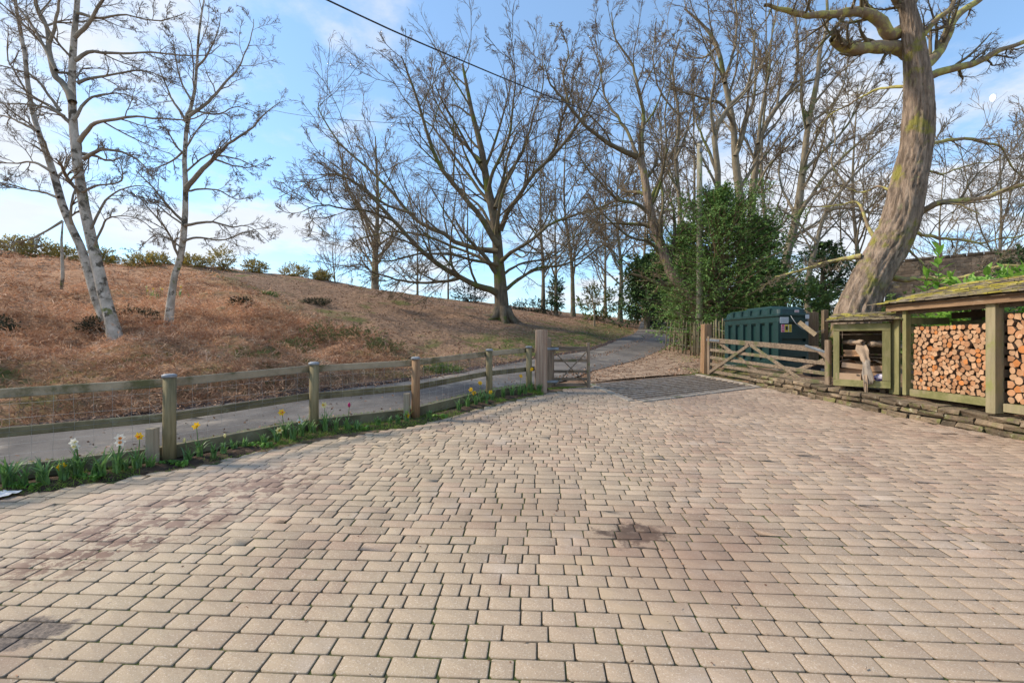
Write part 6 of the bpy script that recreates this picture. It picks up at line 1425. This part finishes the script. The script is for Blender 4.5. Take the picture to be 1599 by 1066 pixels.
def daffodil(label,x,y,h_,nleaf=6,kind='yellow',seed=1,lean=0.0,leafh=.24,flower=True,nod=.0,heads=1):
    random.seed(seed*13+5); z=.0577*y+.02; root=empty('daffodil' if kind!='tulip' else 'tulip',(x,y,z),label,'flower','spring flowers along the fence')
    for k in range(nleaf): bladeobj(root,(x+random.uniform(-.03,.03),y+random.uniform(-.02,.02),z),random.uniform(0,6.28),leafh*random.uniform(.7,1.25),random.uniform(.3,1.9),(.0095 if kind!='tulip' else .017))
    if not flower: return root
    for hd in range(heads):
        hh=h_*(1 if hd==0 else random.uniform(.8,.95)); lx=lean+(0 if hd==0 else random.uniform(-.08,.08))
        top=Vector((x+lx,y-.01,z+hh)); st=MB().tube([(x,y,z),(x+lx*.4,y,z+hh*.5),(x+lx*.9,y,z+hh*.93),tuple(top)],[.0045,.004,.0035,.003],6).build('stem',M_DSTEM,root)
        if kind=='tulip' or kind=='bud':
            r=.019 if kind=='tulip' else .013; n=8; lv=[(-.012,.35),(0,.8),(.015,1.0),(.032,.9),(.048,.55)]
            vs=[(top.x+r*s*math.cos(2*math.pi*k/n),top.y+r*s*math.sin(2*math.pi*k/n),top.z+zz*(1.05 if kind=='tulip' else .75)) for zz,s in lv for k in range(n)]
            MB().add(vs,[(i*n+k,i*n+(k+1)%n,(i+1)*n+(k+1)%n,(i+1)*n+k) for i in range(4) for k in range(n)]+[tuple(range(4*n,5*n))],True).build('petals',M_MAG if kind=='tulip' else M_PALEY,root); continue
        az=math.atan2(-y,-x)+random.uniform(-.7,.7); f=Vector((math.cos(az),math.sin(az),random.uniform(-.35,.15)+nod)).normalized(); u=f.cross(Vector((0,0,1))).normalized(); v=u.cross(f)
        pm={'yellow':M_YELL,'pale':M_PALEY,'white':M_WHITEP,'cream':M_WHITEP}[kind]; tm={'yellow':M_ORANGE if seed%3==0 else M_YELL,'pale':M_YELL,'white':M_PALEY,'cream':M_ORANGE}[kind]
        pb=MB()
        for k in range(6):
            a=k*math.pi/3+random.uniform(-.12,.12); d=u*math.cos(a)+v*math.sin(a); s=d.cross(f); o=top+f*.002*(k%2)
            pb.add([o+d*.004,o+d*.026+s*.015+f*.003,o+d*.048+f*random.uniform(-.004,.006),o+d*.026-s*.015+f*.003],[(0,1,2,3)])
        pb.build('petals',pm,root)
        n=10; vs=[]
        for zz,rr_ in ((0,.006),(.012,.008),(.022,.0095),(.027,.014)):
            for k in range(n): a=2*math.pi*k/n; vs.append(top+f*zz+(u*math.cos(a)+v*math.sin(a))*rr_*(1+.08*(k%2)))
        MB().add(vs,[(i*n+k,i*n+(k+1)%n,(i+1)*n+(k+1)%n,(i+1)*n+k) for i in range(3) for k in range(n)],True).build('trumpet',tm,root)
    return root
def bed_at(px,off=-.13):
    # point in the bed seen at image column px
    u=(px-799.5)/F; q=bedL+bn*off; i=np.argmin(np.abs(q[:,0]/q[:,1]-u)); return q[i]
fl=[(12,0,9,'yellow',False,.30,'thick clump of strappy daffodil leaves at the left end of the bed',1),
 (60,0,7,'yellow',False,.20,'low spreading tuft of daffodil leaves second from the left end',1),
 (98,.14,8,'yellow',True,.24,'short clump with one small yellow daffodil low among its leaves',1),
 (130,.34,8,'white',True,.26,'clump with nodding white daffodils leaning left',1),
 (178,.36,8,'cream',True,.26,'clump with two white and apricot daffodils',2),
 (216,.34,5,'yellow',True,.22,'bright yellow daffodil standing just left of the capped first post',1),
 (298,.22,4,'bud',True,.16,'pale yellow tulip bud in broad leaves just right of the first post',1),
 (314,.36,6,'yellow',True,.24,'tall yellow daffodil with orange trumpet right of the first post',1),
 (346,.20,4,'bud',True,.14,'small cream bud on a short stem between first and second post',1),
 (385,0,5,'yellow',False,.13,'low leafy tuft midway between the first two posts',1),
 (428,.15,6,'pale',True,.20,'pale yellow daffodil low on the left of the second post clump',1),
 (445,.34,7,'yellow',True,.24,'yellow daffodil held high left of the second post',1),
 (470,.20,8,'cream',True,.26,'orange centred daffodil half hidden beside the second post',1),
 (508,.36,8,'pale',True,.26,'thin pale daffodil rising just right of the second post',1),
 (540,.32,6,'tulip',True,.16,'single magenta tulip between the second and third posts',1),
 (592,0,9,'yellow',False,.13,'bright green rosette of leaves before the third brown post',1),
 (622,0,9,'yellow',False,.14,'dense bright green tuft close left of the brown post',1),
 (634,.10,5,'yellow',True,.22,'low yellow daffodil tucked against the pale stub post',1),
 (672,0,6,'yellow',False,.15,'curling leaves right of the brown post',1),
 (731,.30,7,'yellow',True,.24,'yellow daffodil at the left of the clump by the fourth post',1),
 (744,.22,7,'yellow',True,.24,'shorter yellow daffodil in the middle of the fourth post clump',1),
 (753,.36,7,'yellow',True,.24,'tallest yellow daffodil drooping beside the fourth post',1),
 (768,.16,6,'yellow',True,.2,'low yellow daffodil in front of the fourth post',1),
 (786,0,9,'yellow',False,.22,'thick leaf clump between the fourth and fifth posts',1),
 (812,.38,8,'yellow',True,.24,'large yellow daffodil left of the fifth post',1),
 (829,.48,7,'yellow',True,.24,'tall yellow daffodil against the fifth post',1),
 (856,0,7,'yellow',False,.2,'grassy leaves at the foot of the split oak post',1)]
for i,(px,h_,nl,kd,flw,lh,lb_,hd) in enumerate(fl):
    q=bed_at(px,-.12 if i%2 else -.17); daffodil(lb_,q[0],q[1],h_,int(nl*2.6)+2,kd,i+1,random.uniform(-.05,.05) if i!=3 else -.06,lh,flw,0,hd+ (1 if i==3 else 0))
for i,(px,lh,grp) in enumerate([(22,.28,0),(38,.22,0),(75,.25,0),(112,.26,0),(146,.22,0),(162,.27,0),(196,.2,0),(232,.16,0),(330,.16,1),(366,.13,1),(412,.16,1),(458,.22,1),(488,.2,1),(522,.22,2),(556,.14,2),(610,.13,2),(715,.2,3),(760,.24,3),(800,.24,3),(820,.24,3),(842,.2,3)]):
    q=bed_at(px,(-.10,-.17,-.23)[i%3]); o=daffodil(('strappy leaf clump in the bed left of the first capped post','small leaf clump in the bed between the first and second posts','small leaf clump in the bed between the second and third posts','leaf clump in the bed around the fourth and fifth posts')[grp],q[0],q[1],0,15,'yellow',200+i,0,lh,False); o.name='leaf_clump'; o['category']='plant'; o['group']=('leaf clumps left of the first post','leaf clumps between first and second posts','leaf clumps between second and third posts','leaf clumps around the far posts')[grp]
random.seed(99)
# daffodils on the bank beside the single birch
X,Y=at_ground(246,470); 
for k,(x,y,lb_) in enumerate(((240,468,'yellow daffodil clump on the bank left of the single birch'),(281,470,'yellow daffodil clump on the bank right of the single birch'))):
    X,Y=at_ground(x,y); z=gz(X,Y); root=empty('daffodil_clump',(X,Y,z),lb_,'flower')
    for j in range(9): bladeobj(root,(X+random.uniform(-.2,.2),Y+random.uniform(-.2,.2),z),random.uniform(0,6.28),.32,.7,.014)
    for j in range(6):
        p=Vector((X+random.uniform(-.35,.35),Y-.05,z+random.uniform(.30,.42))); pb=MB()
        for q_ in range(6):
            a=q_*math.pi/3; pb.add([p,p+Vector((math.cos(a+.4)*.025,-.01,math.sin(a+.4)*.025)),p+Vector((math.cos(a)*.05,0,math.sin(a)*.05)),p+Vector((math.cos(a-.4)*.025,-.01,math.sin(a-.4)*.025))],[(0,1,2,3)])
        pb.build('petals',M_PALEY if j%2 else M_YELL,root); MB().tube([(p.x,p.y,z),(p.x,p.y,p.z)],.004,5).build('stem',M_DSTEM,root)
# weeds with broad leaves in the bed
M_WEED=mat('weed_leaf',(.16,.32,.05),(.10,.22,.035),scale=5,rough=.5,bump=0,rnd=.25,trans=.3)
for k,(px,lb_) in enumerate(((275,'broad leaved weed at the foot of the first post'),(565,'pale leaved weed below the magenta tulip'),(690,'rounded weed right of the brown post by the paving'),(410,'small weed at the paving edge between the posts'),(150,'leafy weed at the paving edge under the white daffodils'),(40,'sprawling weed at the paving edge at the left end'))):
    q=bed_at(px,-.22); z=.0577*q[1]+.01; root=empty('weed',(q[0],q[1],z),lb_,'weed')
    for j in range(34): bladeobj(root,(q[0]+random.uniform(-.16,.10),q[1]+random.uniform(-.05,.05),z),random.uniform(0,6.28),random.uniform(.05,.11),2.2,random.uniform(.012,.02),M_WEED)
# scrap of white paper at the left edge
q=P(4,775,4.02); z=.0577*q[1]+.012; g=6; vs=[(q[0]-.10+.2*i/5,q[1]-.07+.14*j/5,z+random.uniform(0,.03)) for i in range(g) for j in range(g)]
tag(MB().add(vs,[(i*g+j,(i+1)*g+j,(i+1)*g+j+1,i*g+j+1) for i in range(g-1) for j in range(g-1)]).build('paper_scrap',M_WHITE),'crumpled scrap of white paper lying at the left edge of the bed','paper')

# pale marker posts along the outside of the lane bend
M_PPOST=mat('pale_stake',(.55,.50,.42),(.42,.38,.31),scale=4,rough=.85,bump=.2)
for k,(x,y,hp_,lb_) in enumerate(((848,0,0,''),(990,498,13,'first pale stake at the left of the lane bend'),(997,497,15,'second pale stake from the left at the lane bend'),(1005,496,16,'third pale stake from the left at the lane bend'),(1012,495,17,'fourth pale stake from the left at the lane bend'),(1019,494,17,'fifth pale stake from the left at the lane bend'),(1028,494,18,'tallest pale leaning stake at the middle of the lane bend'),(1037,495,15,'third pale stake from the right at the lane bend'),(1046,496,14,'second pale stake from the right at the lane bend'),(1055,497,13,'rightmost pale stake at the lane bend'))):
    if not lb_: continue
    Y=44; X=(x-799.5)/F*Y; z=gz(X,Y); h_=hp_/F*Y; tag(MB().tube([(X,Y,z-.1),(X+random.uniform(-.08,.08),Y,z+h_)],[.055,.045],7).build('marker_stake',M_PPOST),lb_,'stake','pale stakes at the lane bend')
nt_=0
for o in C.objects:
    if o.type=='MESH': nt_+=len(o.data.loops)-2*len(o.data.polygons)
print('ALLTRIS',nt_)
